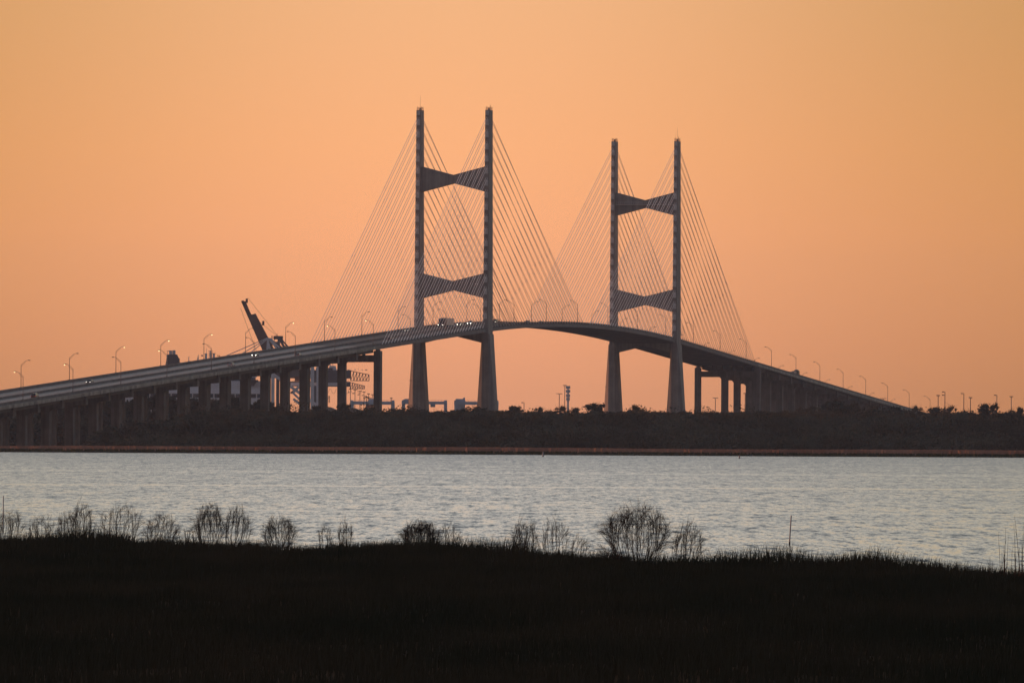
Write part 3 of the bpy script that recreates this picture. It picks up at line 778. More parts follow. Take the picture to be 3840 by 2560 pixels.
# ---- vehicles (built nose towards +y)
def make_car(name, label, color, u, v, away, tall=1.45, L=4.6, lights='hl', cat='car'):
    """away: driving away from the camera (nose towards growing u)"""
    root = empty(name, bw(v, u, zroad(u) + .02), label, cat, 'vehicles crossing the bridge', rz=-TH + (0 if away else math.pi))
    sl = (zroad(u + 3) - zroad(u - 3)) / 6; root.rotation_euler = (math.atan(sl) * (1 if away else -1), 0, root.rotation_euler.z)
    w = .92; h = tall; pm = paint('car paint', color)
    mb = MB(); y0, y1 = -L / 2, L / 2; belt = h * .60
    def sec(y, z0, z1, ww): return [(-ww, y, z0), (ww, y, z0), (ww * 1.02, y, (z0 + z1) / 2), (ww * .93, y, z1), (-ww * .93, y, z1), (-ww * 1.02, y, (z0 + z1) / 2)]
    mb.loft([sec(y0, .35, belt * .92, w * .88), sec(y0 + .25, .24, belt, w), sec(0, .22, belt, w), sec(y1 - .9, .22, belt * .92, w), sec(y1 - .2, .24, belt * .80, w * .95), sec(y1, .32, belt * .66, w * .82)])
    mb.build('body', pm, root)
    mb = MB(); r0 = y0 + (.15 if tall > 1.6 else .75)
    def cs(y, z, ww): return [(-ww, y, z), (ww, y, z)]
    a = [(-w * .9, r0, belt), (w * .9, r0, belt), (w * .9, y1 - 1.25, belt), (-w * .9, y1 - 1.25, belt)]
    b = [(-w * .72, r0 + .45, h - .06), (w * .72, r0 + .45, h - .06), (w * .72, y1 - 2.1, h - .06), (-w * .72, y1 - 2.1, h - .06)]
    mb.loft([a, b]); cab = mb.build('windows', M['glass'], root)
    mb = MB(); mb.loft([[(x, y, z) for x, y, z in b], [(x * .93, y * .97, h) for x, y, z in b]]); mb.build('roof', pm, root)
    for sx in (-1, 1):
        for yy in (y0 + .85, y1 - .85):
            mb = MB(); mb.tube((sx * (w - .2), yy, .33), (sx * (w + .02), yy, .33), .33, n=12); mb.build('wheel', M['tyre'], root)
    for sx in (-1, 1):
        if away:
            mb = MB(); mb.box(sx * .72 - .12, sx * .72 + .12, y0 - .03, y0 + .06, belt * .72, belt * .9); mb.build('tail_light', M['tl'], root)
        elif lights:
            c = Vector((sx * .68, y1 - .03, belt * .66)); mb = MB(); mb.tube(c, c + Vector((0, .1, 0)), .15 if lights == 'hl' else .11, n=10); mb.build('headlight', M[lights], root)
def vx(x, v):        # position along the bridge of column x for offset v
    t = (x - 1920) / FPX; return (t * (B0.y - v * math.sin(TH)) - v * math.cos(TH) - B0.x) / (math.sin(TH) - t * math.cos(TH))
make_car('suv', 'dark red sport utility vehicle driving away near the left edge', (.12, .05, .05), -685, 9.3, True, 1.8, 4.9, cat='car')
make_car('car', 'dark car with dim headlights, leftmost one on the far carriageway', (.09, .06, .07), -562.8, -4.6, False, 1.5, lights='hl_dim')
make_car('car', 'pale silver car driving away, left of the raised crane boom', (.40, .38, .40), -402.6, 6.9, True)
make_car('car', 'dark car with bright headlights passing in front of the raised crane boom', (.03, .03, .03), -307.3, -8.0, False)
make_car('car', 'grey car on the near carriageway right of the crane', (.22, .21, .22), -305.7, 8.8, True)
make_car('car', 'dark car driving away beside the first stays of the left tower', (.05, .05, .06), -137.1, 5.3, True)
make_car('car', 'dark wide car on the far carriageway left of the left tower', (.07, .06, .06), -37.9, -10.9, False, lights='hl_dim')
make_car('car', 'dark car with headlights directly behind the semi truck', (.04, .04, .05), vx(1723, -8.6) + 1, -8.6, False, 1.5)
make_car('car', 'tall car with headlights, last of the three vehicles between the tower legs', (.05, .055, .07), vx(1763, -8.6), -8.6, False, 1.8)
make_car('van', 'dark van roof showing just right of the left tower', (.06, .055, .055), vx(1856, -10), -10, False, 2.1, 5.2, lights='hl_dim', cat='van')
make_car('car', 'small pale car at the top of the main span, right of the dark van', (.45, .45, .48), vx(1977, -8), -8, False, 1.7, lights='hl_dim')
make_car('car', 'dark car roof at the crest of the main span', (.06, .06, .07), vx(2027, -8), -8, False, 1.75, lights=None)

def semi():
    u = vx(1656, -9.0); v = -9.0
    root = empty('semi_truck', bw(v, u, zroad(u) + .02), 'semi truck with a dark blue cab and pale box trailer between the left tower legs', 'truck', 'vehicles crossing the bridge', rz=-TH + math.pi)
    mb = MB(); w = 1.22
    sec = lambda y, z0, z1: [(-w, y, z0), (w, y, z0), (w, y, z1), (-w, y, z1)]
    mb.loft([sec(-3.2, .6, 3.9), sec(-1.0, .6, 3.95), sec(.1, .6, 3.5), sec(.55, .6, 2.9), sec(.9, .6, 1.95), sec(2.1, .6, 1.75), sec(2.3, .6, 1.4)])
    cab = mb.build('cab', paint('dark blue cab paint', (.025, .035, .08)), root)
    mb = MB(); mb.loft([[(-1.0, .5, 2.95), (1.0, .5, 2.95), (1.0, .56, 3.0), (-1.0, .56, 3.0)], [(-1.08, .88, 2.05), (1.08, .88, 2.05), (1.08, .95, 2.08), (-1.08, .95, 2.08)]]); mb.build('windscreen', M['glass'], cab)
    mb = MB(); mb.box(-1.3, 1.3, -17.6, -3.7, 1.15, 4.15); mb.build('trailer', paint('pale trailer paint', (.66, .60, .56)), root)
    for sx in (-1, 1):
        for yy in (1.3, -2.2, -3.3, -15.2, -16.4):
            mb = MB(); mb.tube((sx * .85, yy, .5), (sx * 1.22, yy, .5), .5, n=12); mb.build('wheel', M['tyre'], root)
        mb = MB(); mb.tube((sx * .95, 2.26, 1.05), (sx * .95, 2.38, 1.05), .16, n=10); mb.build('headlight', M['hl'] if sx > 0 else M['hl_dim'], root)
semi()
def flatbed():
    v = 10.6; u = vx(2978, v)
    root = empty('flatbed_truck', bw(v, u, zroad(u) + .02), 'grey green truck with a tall rounded cab crossing the right approach', 'truck', 'vehicles crossing the bridge', rz=-TH)
    root.rotation_euler = (-.048, 0, -TH)
    mb = MB(); w = 1.22
    def arc(y, z0, z1, k=1.0): return [(-w * k, y, z0), (w * k, y, z0), (w * k, y, z1 - .7), (w * .8 * k, y, z1 - .2), (w * .4 * k, y, z1), (-w * .4 * k, y, z1), (-w * .8 * k, y, z1 - .2), (-w * k, y, z1 - .7)]
    mb.loft([arc(5.6, .7, 3.7, .9), arc(6.2, .7, 4.25), arc(8.4, .7, 4.15), arc(8.9, .7, 3.2), arc(9.4, .7, 2.2), arc(10.6, .7, 1.9, .9)])
    mb.build('cab', paint('grey green cab paint', (.10, .115, .10)), root)
    mb = MB(); mb.box(-1.25, 1.25, -6, 5.2, 1.0, 1.35); mb.build('flat_bed', M['steel'], root)
    mb = MB(); mb.box(-1.1, 1.1, -5.5, -1.5, 1.35, 2.6); mb.box(-.9, .9, -1.2, 2.2, 1.35, 3.1); mb.build('load', paint('pale load', (.3, .28, .28)), root)
    for sx in (-1, 1):
        for yy in (9.6, 4.6, 3.4, -4.2, -5.3):
            mb = MB(); mb.tube((sx * .85, yy, .5), (sx * 1.22, yy, .5), .5, n=12); mb.build('wheel', M['tyre'], root)
flatbed()

# ================================================================== THE PORT BEHIND THE BRIDGE
def pbox(mb, x0, y0, x1, y1, Y, dep):
    a = P(x0, y1, Y); b = P(x1, y0, Y); mb.box(a.x, b.x, Y, Y + dep, a.z, b.z)
def pquad(mb, pts, Y, dep):
    q = [P(x, y, Y) for x, y in pts]; mb.loft([[(p.x, Y, p.z) for p in q], [(p.x, Y + dep, p.z) for p in q]])
def pbar(mb, x0, y0, x1, y1, Y, w, dy=0): mb.bar(P(x0, y0, Y), P(x1, y1, Y + dy) if dy else P(x1, y1, Y), w)
def rel(mb, o): mb.v = [(a - o.x, b - o.y, c - o.z) for a, b, c in mb.v]; return mb
def part(root, name, m, fn):
    mb = MB(); fn(mb); rel(mb, root.location); return mb.build(name, m, root)
GZ = 2.2

# cruise ship
Y = 5200; c = P(760, 1600, Y); c.z = 0
ship = empty('cruise_ship', c, 'white passenger ship with window bands seen between columns, its dark funnel above the road', 'ship')
def f(mb):
    a = P(430, 1560, Y); b = P(1004, 1560, Y)
    mb.loft([[(a.x, Y + 2, -2), (b.x - 4, Y + 8, -2), (b.x - 4, Y + 20, -2), (a.x, Y + 26, -2)], [(a.x - 1, Y, P(0, 1520, Y).z), (b.x, Y + 9, P(0, 1520, Y).z), (b.x, Y + 19, P(0, 1520, Y).z), (a.x - 1, Y + 28, P(0, 1520, Y).z)]])
part(ship, 'hull', M['ship_white'], f)
def f(mb):
    for (x1, ya, yb, dp) in ((1001, 1492, 1518, 0), (999, 1468, 1474, -.6), (996, 1446, 1466, .5), (975, 1428, 1445, .2), (958, 1404, 1412, 1)):
        pbox(mb, 470, ya, x1, yb, Y + dp + 1, 24)
part(ship, 'superstructure', M['ship_white'], f)
def f(mb):
    pbox(mb, 470, 1474, 990, 1492, Y + 2.8, 20); pbox(mb, 470, 1412, 956, 1428, Y + 2.2, 20); pbox(mb, 470, 1466, 992, 1468, Y + 3, 20)
part(ship, 'window_band', M['ship_glass'], f)
def f(mb):
    for k in range(13): pbox(mb, 480 + k * 40, 1474.2, 484 + k * 40, 1491.8, Y + 1.2, 1.4)
part(ship, 'davits', M['ship_white'], f)
for k in range(12):
    def f(mb, k=k):
        x = 492 + k * 40; pquad(mb, [(x, 1481), (x + 26, 1481), (x + 23, 1488), (x + 3, 1488)], Y + 1.3, 1.4)
    part(ship, 'lifeboat', M['ship_dark'], f)
def f(mb):
    pbox(mb, 938, 1424, 968, 1431, Y - 2, 6); pquad(mb, [(940, 1431), (962, 1431), (952, 1446), (940, 1446)], Y - 1, 4)
part(ship, 'bridge_wing', M['ship_dark'], f)
def f(mb):
    def s(y, xa, xb, k): a = P(xa, y, Y); b = P(xb, y, Y); return [(a.x, Y + 8 + k, a.z), (b.x, Y + 8 + k, a.z), (b.x, Y + 20 - k, a.z), (a.x, Y + 20 - k, a.z)]
    mb.loft([s(1404, 612, 682, 0), s(1345, 622, 668, 1), s(1328, 625, 661, 2)]); pbox(mb, 655, 1343, 672, 1404, Y + 9.3, 9)
fn = part(ship, 'funnel', M['ship_dark'], f)
def f(mb):
    pbox(mb, 634, 1314, 645, 1328.5, Y + 10, 6); pbox(mb, 647, 1313, 657, 1328.5, Y + 11, 6); pbox(mb, 627, 1315, 634, 1317, Y + 11, 5)
    pbox(mb, 627, 1317, 628.5, 1328.5, Y + 11, 1)
mb = MB(); f(mb); rel(mb, ship.location); mb.build('exhaust', M['ship_grey'], fn)
def f(mb):
    for k in range(7): pbox(mb, 624.5 - k * .35, 1332 + k * 5.2, 629, 1334 + k * 5.2, Y + 7, 2)
mb = MB(); f(mb); rel(mb, ship.location); mb.build('funnel_louvres', M['ship_grey'], fn)
def f(mb):
    pbox(mb, 768, 1326, 776, 1406, Y + 10, 4); pbox(mb, 798, 1325, 805, 1406, Y + 10, 4); pbox(mb, 796, 1324, 809, 1326, Y + 10, 4); pbox(mb, 766, 1325, 777, 1326.5, Y + 10, 4)
part(ship, 'exhaust_tower', M['ship_grey'], f)
def f(mb):
    pbar(mb, 789, 1406, 789, 1314, Y + 12, .7); pbox(mb, 780, 1315, 799, 1316.5, Y + 12, .6)
    for y in (1322, 1328, 1334): pbox(mb, 783, y, 796, y + 1, Y + 12, .5)
    pbar(mb, 784, 1404, 784, 1320, Y + 12, .3); pbar(mb, 795, 1404, 795, 1320, Y + 12, .3); pbar(mb, 774, 1325, 774, 1306, Y + 12, .2)
    pbar(mb, 708, 1404, 708, 1340, Y + 12, .4); pbox(mb, 706.5, 1352, 710.5, 1358, Y + 12, .8); pbox(mb, 705, 1338, 711, 1339, Y + 12, .5)
    pbar(mb, 742, 1404, 743, 1334, Y + 12, .5); pbox(mb, 739, 1342, 746, 1345, Y + 12, .8); pbar(mb, 739, 1352, 745, 1330, Y + 12, .25)
part(ship, 'radar_mast', M['ship_grey'], f)
part(ship, 'flag', M['blue'], lambda mb: pquad(mb, [(755, 1330), (761, 1331), (761, 1336), (754, 1335)], Y + 12, .15))
part(ship, 'flag', M['red'], lambda mb: pquad(mb, [(820, 1331), (825, 1332), (825, 1336), (821, 1336)], Y + 12, .15))
part(ship, 'flag', M['yellow'], lambda mb: pquad(mb, [(815, 1331), (818.5, 1331), (818.5, 1336), (815, 1336)], Y + 12.3, .15))
part(ship, 'satellite_dome', M['ship_grey'], lambda mb: [pquad(mb, [(689, 1404), (705, 1404), (705, 1362), (701, 1357.5), (697, 1356.5), (693, 1358), (689, 1363)], Y + 12, 3)])

# container cranes
def crane(name, label, Y, m, mboom, tip, hinge, widths, apex, girder, legs, wires=True):
    base = P((legs[0] + legs[-1]) / 2, 1600, Y); base.z = GZ
    root = empty(name, base, label, 'crane', 'container cranes at the port')
    W = 16
    for x in legs:
        def f(mb, x=x):
            for dy in (0, W):
                a = P(x, 1500, Y); g = P(x, girder[2], Y); mb.bar((a.x, Y + dy, GZ), (a.x, Y + dy, g.z), 1.5)
            mb.bar((a.x, Y, GZ + 12), (a.x, Y + W, GZ + 12), 1.2)
        part(root, 'leg', m, f)
    def f(mb):
        for dy in (3, 13):
            x0, x1, yt, yb = girder[0], girder[1], girder[3] if len(girder) > 3 else girder[2] - 12, girder[2]
            a, b = P(x0, yb, Y), P(x1, yt, Y); c = P(x1, yb, Y)
            mb.box(a.x, P(x0 + (x1 - x0) * .82, yt, Y).x, Y + dy, Y + dy + 1.2, a.z, b.z)
            L_ = P(x0 + (x1 - x0) * .82, yb, Y).x; n = 6; st = (b.x - L_) / n
            mb.bar((L_, Y + dy + .6, b.z - .4), (b.x, Y + dy + .6, b.z - 2.6), .4); mb.bar((L_, Y + dy + .6, a.z - 1.2), (b.x, Y + dy + .6, a.z - 1.2), .35)
            for k in range(n):
                mb.bar((L_ + k * st, Y + dy + .6, a.z - 1.2), (L_ + k * st, Y + dy + .6, b.z - .5 - k * .35), .25); mb.bar((L_ + k * st, Y + dy + .6, a.z - 1.2), (L_ + (k + 1) * st, Y + dy + .6, b.z - .8 - k * .35), .2)
            mb.bar((b.x, Y + dy + .6, a.z - 1.2), (b.x, Y + dy + .6, b.z - 2.4), .3)
        q = P((girder[0] + girder[1]) / 2 + 30, girder[2], Y)
        mb.box(q.x - 6, q.x + 4, Y + 4, Y + 12, q.z + 1, q.z + 6)
    part(root, 'trolley_girder', m, f)
    def f(mb):
        a = P(girder[0], girder[2], Y)
        for k in range(9):       # hanging cable loops under the girder
            x = a.x + 12 + k * 4.1; pr = None
            for t in np.linspace(0, 1, 5):
                p = (x + t * 3.6, Y + 2.5, a.z - 1.2 - 3.4 * math.sin(math.pi * t))
                if pr: mb.tube(pr, p, .11, n=3)
                pr = p
    part(root, 'festoon_cable', m, f)
    def f(mb):
        for dy in (3, 13):
            ap = P(apex[0], apex[1], Y); l = P(legs[0], girder[2], Y); r = P(legs[-1], girder[2], Y)
            mb.bar((ap.x, Y + dy, ap.z), (l.x, Y + dy, l.z), 1.1); mb.bar((ap.x, Y + dy, ap.z), ((l.x + r.x) / 2 + 3, Y + dy, r.z), 1.3)
            mb.bar((ap.x + 1, Y + dy, ap.z - .5), (r.x, Y + dy, r.z), .8)
        mb.box(ap.x - 3, ap.x + 2.4, Y + 3, Y + 14, ap.z - 1.2, ap.z + .8)
        mb.bar((ap.x - 1, Y + 8, ap.z), (ap.x - 1, Y + 8, ap.z + 2.2), .3); mb.bar((ap.x - 4, Y + 8, ap.z + 1), (ap.x - 4, Y + 8, ap.z - 1), .5)
    part(root, 'mast_frame', m, f)
    def f(mb):
        for dy in (3, 12):
            pa = P(tip[0], tip[1], Y); pb = P(hinge[0], hinge[1], Y); d = (pb - pa); prev = None
            secs = []
            for t, w in widths:
                c_ = pa + d * t; n_ = Vector((-d.z, 0, d.x)).normalized() * -1
                if n_.x < 0: n_ = -n_
                secs.append([(c_.x, Y + dy, c_.z), (c_.x + n_.x * w, Y + dy, c_.z + n_.z * w), (c_.x + n_.x * w, Y + dy + 2, c_.z + n_.z * w), (c_.x, Y + dy + 2, c_.z)])
            mb.loft(secs)
        dn = d.normalized()
        for t, w in ((.02, 3.2), (.35, 6.6), (.62, 7.2)):
            c_ = pa + d * t; n_ = Vector((abs(dn.z), 0, dn.x)); q = c_ + Vector((w, 0, w * .42))
            if wires: mb.box(q.x - .9, q.x + .3, Y + 6, Y + 10, q.z - 1.4, q.z + 1.2); mb.bar((c_.x + w - 2, Y + 8, c_.z + .4), (q.x, Y + 8, q.z), .4)
    part(root, 'boom', mboom, f)
    def f(mb):
        pa = P(tip[0], tip[1], Y); ap = P(apex[0], apex[1], Y); pb = P(hinge[0], hinge[1], Y)
        for t in (.0, .3, .55):
            c_ = pa + (pb - pa) * t + Vector((4, 0, 2)); mb.tube((c_.x, Y + 8, c_.z), (ap.x, Y + 8, ap.z), .10, n=3)
        mb.tube((pa.x - .2, Y + 2, pa.z - 4), (pb.x - 6, Y + 2, pb.z + 3), .12, n=3)
    if wires: part(root, 'hoist_rope', m, f)
    return root
crane('container_crane', 'dark container crane with its brown boom raised high above the road, at left', 5300, M['crane_dark'], M['crane_boom'],
      (903, 1129), (1026, 1410), [(0, 1.4), (.03, 2.3), (.16, 2.2), (.2, 2.3), (.21, 4.9), (.5, 5.4), (1, 6.2)], (1044, 1264), (1000, 1383, 1417, 1388), (1040, 1180))
crane('container_crane', 'farther dark container crane, its raised boom hidden against the first, lower girder below', 5600, M['crane_dark'], M['crane_boom'],
      (940, 1182), (1050, 1432), [(0, 3), (.5, 4.6), (1, 5)], (1034, 1285), (1070, 1366, 1448, 1431), (1068, 1215), wires=False)
def crane_extras():
    rts = [o for o in bpy.data.objects if o.name.startswith('container_crane')]
    r = rts[0]
    part(r, 'operator_cab', M['rust'], lambda mb: (pbox(mb, 1105, 1418, 1122, 1429, 5297, 4), pbox(mb, 1100, 1412, 1126, 1415, 5296, 6)))
    part(r, 'brace', M['crane_dark'], lambda mb: [(pbar(mb, 1090, 1436, 1180, 1436, 5300 + dy, 1.2), pbar(mb, 1128, 1443, 1090, 1474, 5300 + dy, 1.1)) for dy in (0, 16)])
    def f(mb):
        for k in range(6): pbox(mb, 1222, 1484 + k * 4.5, 1237, 1485.2 + k * 4.5, 5302, 3)
        pbar(mb, 1223, 1484, 1223, 1509, 5302, .3); pbar(mb, 1236, 1484, 1236, 1509, 5302, .3); pbar(mb, 1223, 1509, 1236, 1484, 5302, .25)
        pbar(mb, 1223, 1509, 1182, 1520, 5302, .4)
    part(r, 'stair_tower', M['crane_dark'], f)
    def f(mb):
        for k in range(22):
            x = 1092 + k * 13.2; h = random.choice((3, 4, 6, 9)); pbox(mb, x, 1388 - h, x + random.choice((1.2, 4, 8)), 1388, 5304, 2)
        pquad(mb, [(1230, 1388), (1262, 1388), (1258, 1371), (1236, 1371)], 5306, 6); pbox(mb, 1236, 1366, 1240, 1372, 5306, 2); pbox(mb, 1247, 1363, 1249, 1372, 5306, 1)
    part(r, 'machinery_house', M['crane_pale'], f)
crane_extras()
# pale crane with lowered boom
Yc = 5050; b0 = P(1100, 1600, Yc); b0.z = GZ
cr = empty('container_crane', b0, 'pale grey container crane with lowered boom and thin stays, its legs between the columns', 'crane', 'container cranes at the port')
for x in (1023, 1171, 1191):
    def f(mb, x=x):
        a = P(x, 1500, Yc); mb.bar((a.x, Yc, GZ), (a.x, Yc, P(x, 1345, Yc).z), 1.9 if x != 1191 else 1.5)
    part(cr, 'leg', M['crane_pale'], f)
def f(mb):
    for dy in (0, 14):
        pbar(mb, 1026, 1404, 1195, 1524, Yc + dy, 1.6); pbar(mb, 1100, 1470, 1175, 1400, Yc + dy, 1.5); pbar(mb, 1100, 1495, 1150, 1535, Yc + dy, 1.4); pbar(mb, 1098, 1472, 1160, 1532, Yc + dy, 1.2)
    pbar(mb, 1090, 1440, 1300, 1440, Yc + 3, 1.8)
part(cr, 'brace', M['crane_pale'], f)
def f(mb):
    for dy in (0, 9):
        pbar(mb, 838, 1352, 1330, 1352, Yc + dy, 1.8)
part(cr, 'boom', M['crane_pale'], f)
def f(mb):
    for dy in (0, 9):
        pbar(mb, 1002, 1268, 1023, 1350, Yc + dy, 1.1); pbar(mb, 1006, 1268, 1000, 1350, Yc + dy, 1.3); pbar(mb, 1010, 1270, 1070, 1350, Yc + dy, 1.0)
        pbar(mb, 1018, 1276, 1100, 1350, Yc + dy, .8)
    pquad(mb, [(986, 1276), (999, 1266), (1016, 1267), (1030, 1280), (1016, 1274), (999, 1275)], Yc, 9)
part(cr, 'mast_frame', M['crane_pale'], f)
def f(mb):
    for dy in (0, 9):
        pbar(mb, 1000, 1268, 850, 1333, Yc + dy, .42); pbar(mb, 1000, 1271, 900, 1330, Yc + dy, .42); pbar(mb, 1000, 1274, 935, 1325, Yc + dy, .42)
part(cr, 'stay', M['crane_pale'], f)

# yard gantries
def gantry(label, x0, x1, y0, y1, Y, leg_w, cab, hut=None):
    b = P((x0 + x1) / 2, 1600, Y); b.z = GZ
    root = empty('yard_gantry', b, label, 'gantry crane', 'blue grey yard gantries')
    def f(mb):
        for dy in (0, 12): pbox(mb, x0, y0, x1, y1, Y + dy, 1.3)
        for k in range(int((x1 - x0) / 12)): pbar(mb, x0 + 6 + k * 12, y0, x0 + 6 + k * 12, y0 - 5, Y + .6, .15)
        pbar(mb, x0, y0 - 4.5, x1, y0 - 4.5, Y + .6, .12)
    part(root, 'beam', M['rtg'], f)
    for xa in (x0, x1 - leg_w):
        def f(mb, xa=xa):
            for dy in (0, 12): a = P(xa, y1, Y); c_ = P(xa + leg_w, y1, Y); mb.box(a.x + .1, c_.x - .1, Y + dy + .1, Y + dy + 1.2, GZ, a.z + .1)
            pbox(mb, xa + 1, y0 - 4, xa + leg_w - 1, y0, Y + 1, 3)
        part(root, 'leg', M['rtg'], f)
    if cab: part(root, 'cab', M['rtg'], lambda mb: (pbox(mb, cab[0], cab[1], cab[2], cab[3], Y + 2, 5), pbox(mb, cab[0] + 1, cab[1] - 1.5, cab[2] - 1, cab[1], Y + 2.2, 4.6)))
    if hut: part(root, 'machine_house', M['rtg'], lambda mb: [pbox(mb, *h, Y + 1, 7) for h in hut])
gantry('blue grey yard gantry on both sides of the tall left end pier', 1314, 1480, 1505, 1516, 5000, 12, (1383, 1496, 1408, 1505))
gantry('blue grey yard gantry behind the left leg of the left tower', 1506, 1677, 1505, 1515, 5000, 13, (1614, 1514, 1632, 1526), [(1512, 1497, 1536, 1508), (1517, 1495, 1536, 1497)])
gantry('yard gantry with a stepped house, left of the left tower\'s right leg', 1703, 1870, 1506, 1517, 5000, 12, None, [(1704, 1500, 1744, 1545), (1709, 1495, 1744, 1500), (1737, 1490, 1743.5, 1495)])
c = P(1400, 1540, 5030); c.z = GZ
o = empty('container_stack', c, 'rust red container stack hanging low between bushes beside the left end pier', 'containers')
for k in range(6):
    def f(mb, k=k): xa = 1371 + (k % 3) * 14; ya = 1514 + (k // 3) * 12; pbox(mb, xa, ya, xa + 13.6, ya + 11.6, 5030, 2.4)
    part(o, 'container', M['rust'], f)
part(o, 'container_support', M['rust'], lambda mb: mb.box(P(1372, 0, 5030).x, P(1412, 0, 5030).x, 5030.3, 5032, GZ, P(0, 1538, 5030).z))
for (pts, lb) in (([(1228, 1524), (1240, 1526), (1283, 1546), (1283, 1590), (1228, 1590)], 'pale sloping roof right of the farthest pair of columns'),
                  ([(1296, 1530), (1330, 1529), (1385, 1551), (1385, 1590), (1296, 1590)], 'dark sloping roof below the first yard gantry')):
    q = P(pts[0][0], 1600, 4700); q.z = GZ; o = empty('warehouse', q, lb, 'warehouse')
    part(o, 'wall', M['roof'], lambda mb: pquad(mb, [(x + .5, y + 2) for x, y in pts], 4701, 20))
    part(o, 'roof', M['roof'], lambda mb: [pquad(mb, [pts[k], pts[k + 1], (pts[k + 1][0], pts[k + 1][1] + 1.5), (pts[k][0], pts[k][1] + 1.5)], 4700, 22.4) for k in (0, 1)])
# palm
q = P(1373, 1540, 4900); q.z = GZ; pt = P(1373, 1492, 4900).z - GZ
o = empty('palm_tree', q, 'small palm tree showing above the first yard gantry', 'palm tree')
mb = MB(); mb.tube((0, 0, 0), (.3, 0, pt), .35, .22, 6); mb.build('trunk', M['bark'], o)
mb = MB()
for k in range(22):
    a = k * 2.4; e = random.uniform(-.3, .9); p0 = Vector((.3, 0, pt)); p1 = p0 + Vector((math.cos(a) * 1.5, math.sin(a) * 1.5, .9 * e + .5)); p2 = p0 + Vector((math.cos(a) * 2.6, math.sin(a) * 2.6, e - .7))
    for s_ in (-.22, .22):
        sd = Vector((-math.sin(a) * s_, math.cos(a) * s_, 0)); mb.add([p0, p1 + sd, p2, p1 - sd * .2], [(0, 1, 2, 3)])
mb.build('crown', M['leafC'], o)

# light masts
def mast(x, ytop, Y, kind, label, side=None, tw_=.9):
    b = P(x, 1560, Y); b.z = GZ if Y > 4200 else float(bank(np.array([b.x]), np.array([Y]))[0]); zt = P(x, ytop, Y).z
    root = empty('light_mast', b, label, 'light mast', 'light masts behind the far bank'); H = zt - b.z
    mb = MB(); mb.tube((0, 0, 0), (0, 0, H), .26, .18, 8); mb.build('pole', M['wood'], root)
    mb = MB()
    if kind == 'ring':
        n = 6; R_ = .72
        for k in range(n):
            a = k * 2 * math.pi / n; mb.bar((0, 0, H - .3), (R_ * math.cos(a), R_ * math.sin(a), H), .18)
            mb.box(R_ * math.cos(a) - .24, R_ * math.cos(a) + .24, R_ * math.sin(a) - .2, R_ * math.sin(a) + .2, H - .45, H)
    elif kind == 'T':
        mb.bar((-tw_, 0, H), (tw_, 0, H), .2)
        for k in (-.85, -.3, .3, .85): mb.box(k * tw_ - .2, k * tw_ + .2, -.3, .2, H - .15, H + .3)
    elif kind == 'arm':
        mb.bar((0, 0, H - .2), (-1.2, 0, H + .05), .2); mb.box(-1.5, -.6, -.3, .3, H - .42, H + .05)
    mb.build('lamp_head', M['steel'], root)
    if side:
        mb = MB(); zz = P(x, side, Y).z - b.z; mb.bar((0, 0, zz), (-1.1, 0, zz), .2); mb.box(-1.5, -.6, -.28, .28, zz - .25, zz + .25); mb.build('side_lamp', M['steel'], root)
for i, (x, y) in enumerate(((1313.8, 1456), (1330.8, 1460), (1349.3, 1465), (1364.4, 1468), (1381.8, 1475), (1396.7, 1478))):
    mast(x, y, 5350 + i * 130, 'ring', '%s mast from the left in the row of port light masts with side lamps' % ORD[i], y + 15 + i * -.3)
mast(1466.9, 1493, 4980, 'T', 'lone thin mast right of the tall left end pier', tw_=0.6)
mast(1965, 1508, 4980, 'arm', 'short mast with one side arm right of the left tower')
mast(2097, 1476, 4980, 'T', 'mast with a wide T head, shortest of the three masts near centre', tw_=1.7)
mast(2117.3, 1445, 4980, 'T', 'slim tall mast just left of the thick antenna mast')
mast(2682.3, 1492, 4800, 'T', 'T headed mast between the end pier and the columns right of the right tower', tw_=1.4)
mast(2794, 1475, 4800, 'T', 'T headed mast seen in the gap between two dark columns of the right approach', tw_=0.9)
mast(3312, 1494, 5000, 'T', 'wide T headed mast poking above the parapet of the right approach', tw_=1.7)
mast(3517.7, 1481, 4700, 'ring', 'leftmost ring headed mast of the right hand group, left of the double headed one')
mast(3543, 1468, 4700, 'arm', 'tallest mast of the right hand group, with two heads', 1481)
mast(3614, 1474, 4700, 'arm', 'mast with one side lamp, right of the double headed one')
mast(3639, 1489, 4700, 'ring', 'short mast right of the second side armed one')
mast(3737.8, 1480, 4700, 'arm', 'side armed mast rising between the two highest trees at right')
mast(3792, 1487, 4700, 'T', 'last mast towards the right edge of the picture', tw_=0.9)
# antenna monopole
Yk = 4980; b = P(2129.5, 1560, Yk); b.z = GZ; zt = P(2129.5, 1447, Yk).z - GZ
o = empty('antenna_mast', b, 'thick mast crowded with antennas at its top, near centre', 'antenna mast')
mb = MB(); mb.tube((0, 0, 0), (0, 0, zt), .75, .55, 10); mb.build('pole', M['crane_pale'], o)
mb = MB()
for lv in (0, -2.2, -4.6, -6.6):
    for k in range(6):
        a = k * math.pi / 3 + lv; r = 1.0 if lv > -6 else .8; cx, cy = r * math.cos(a), r * math.sin(a)
        mb.box(cx - .28, cx + .28, cy - .2, cy + .2, zt + lv - 1.5, zt + lv + .1); mb.bar((0, 0, zt + lv - .6), (cx, cy, zt + lv - .6), .12)
mb.build('antenna_panels', M['crane_pale'], o)

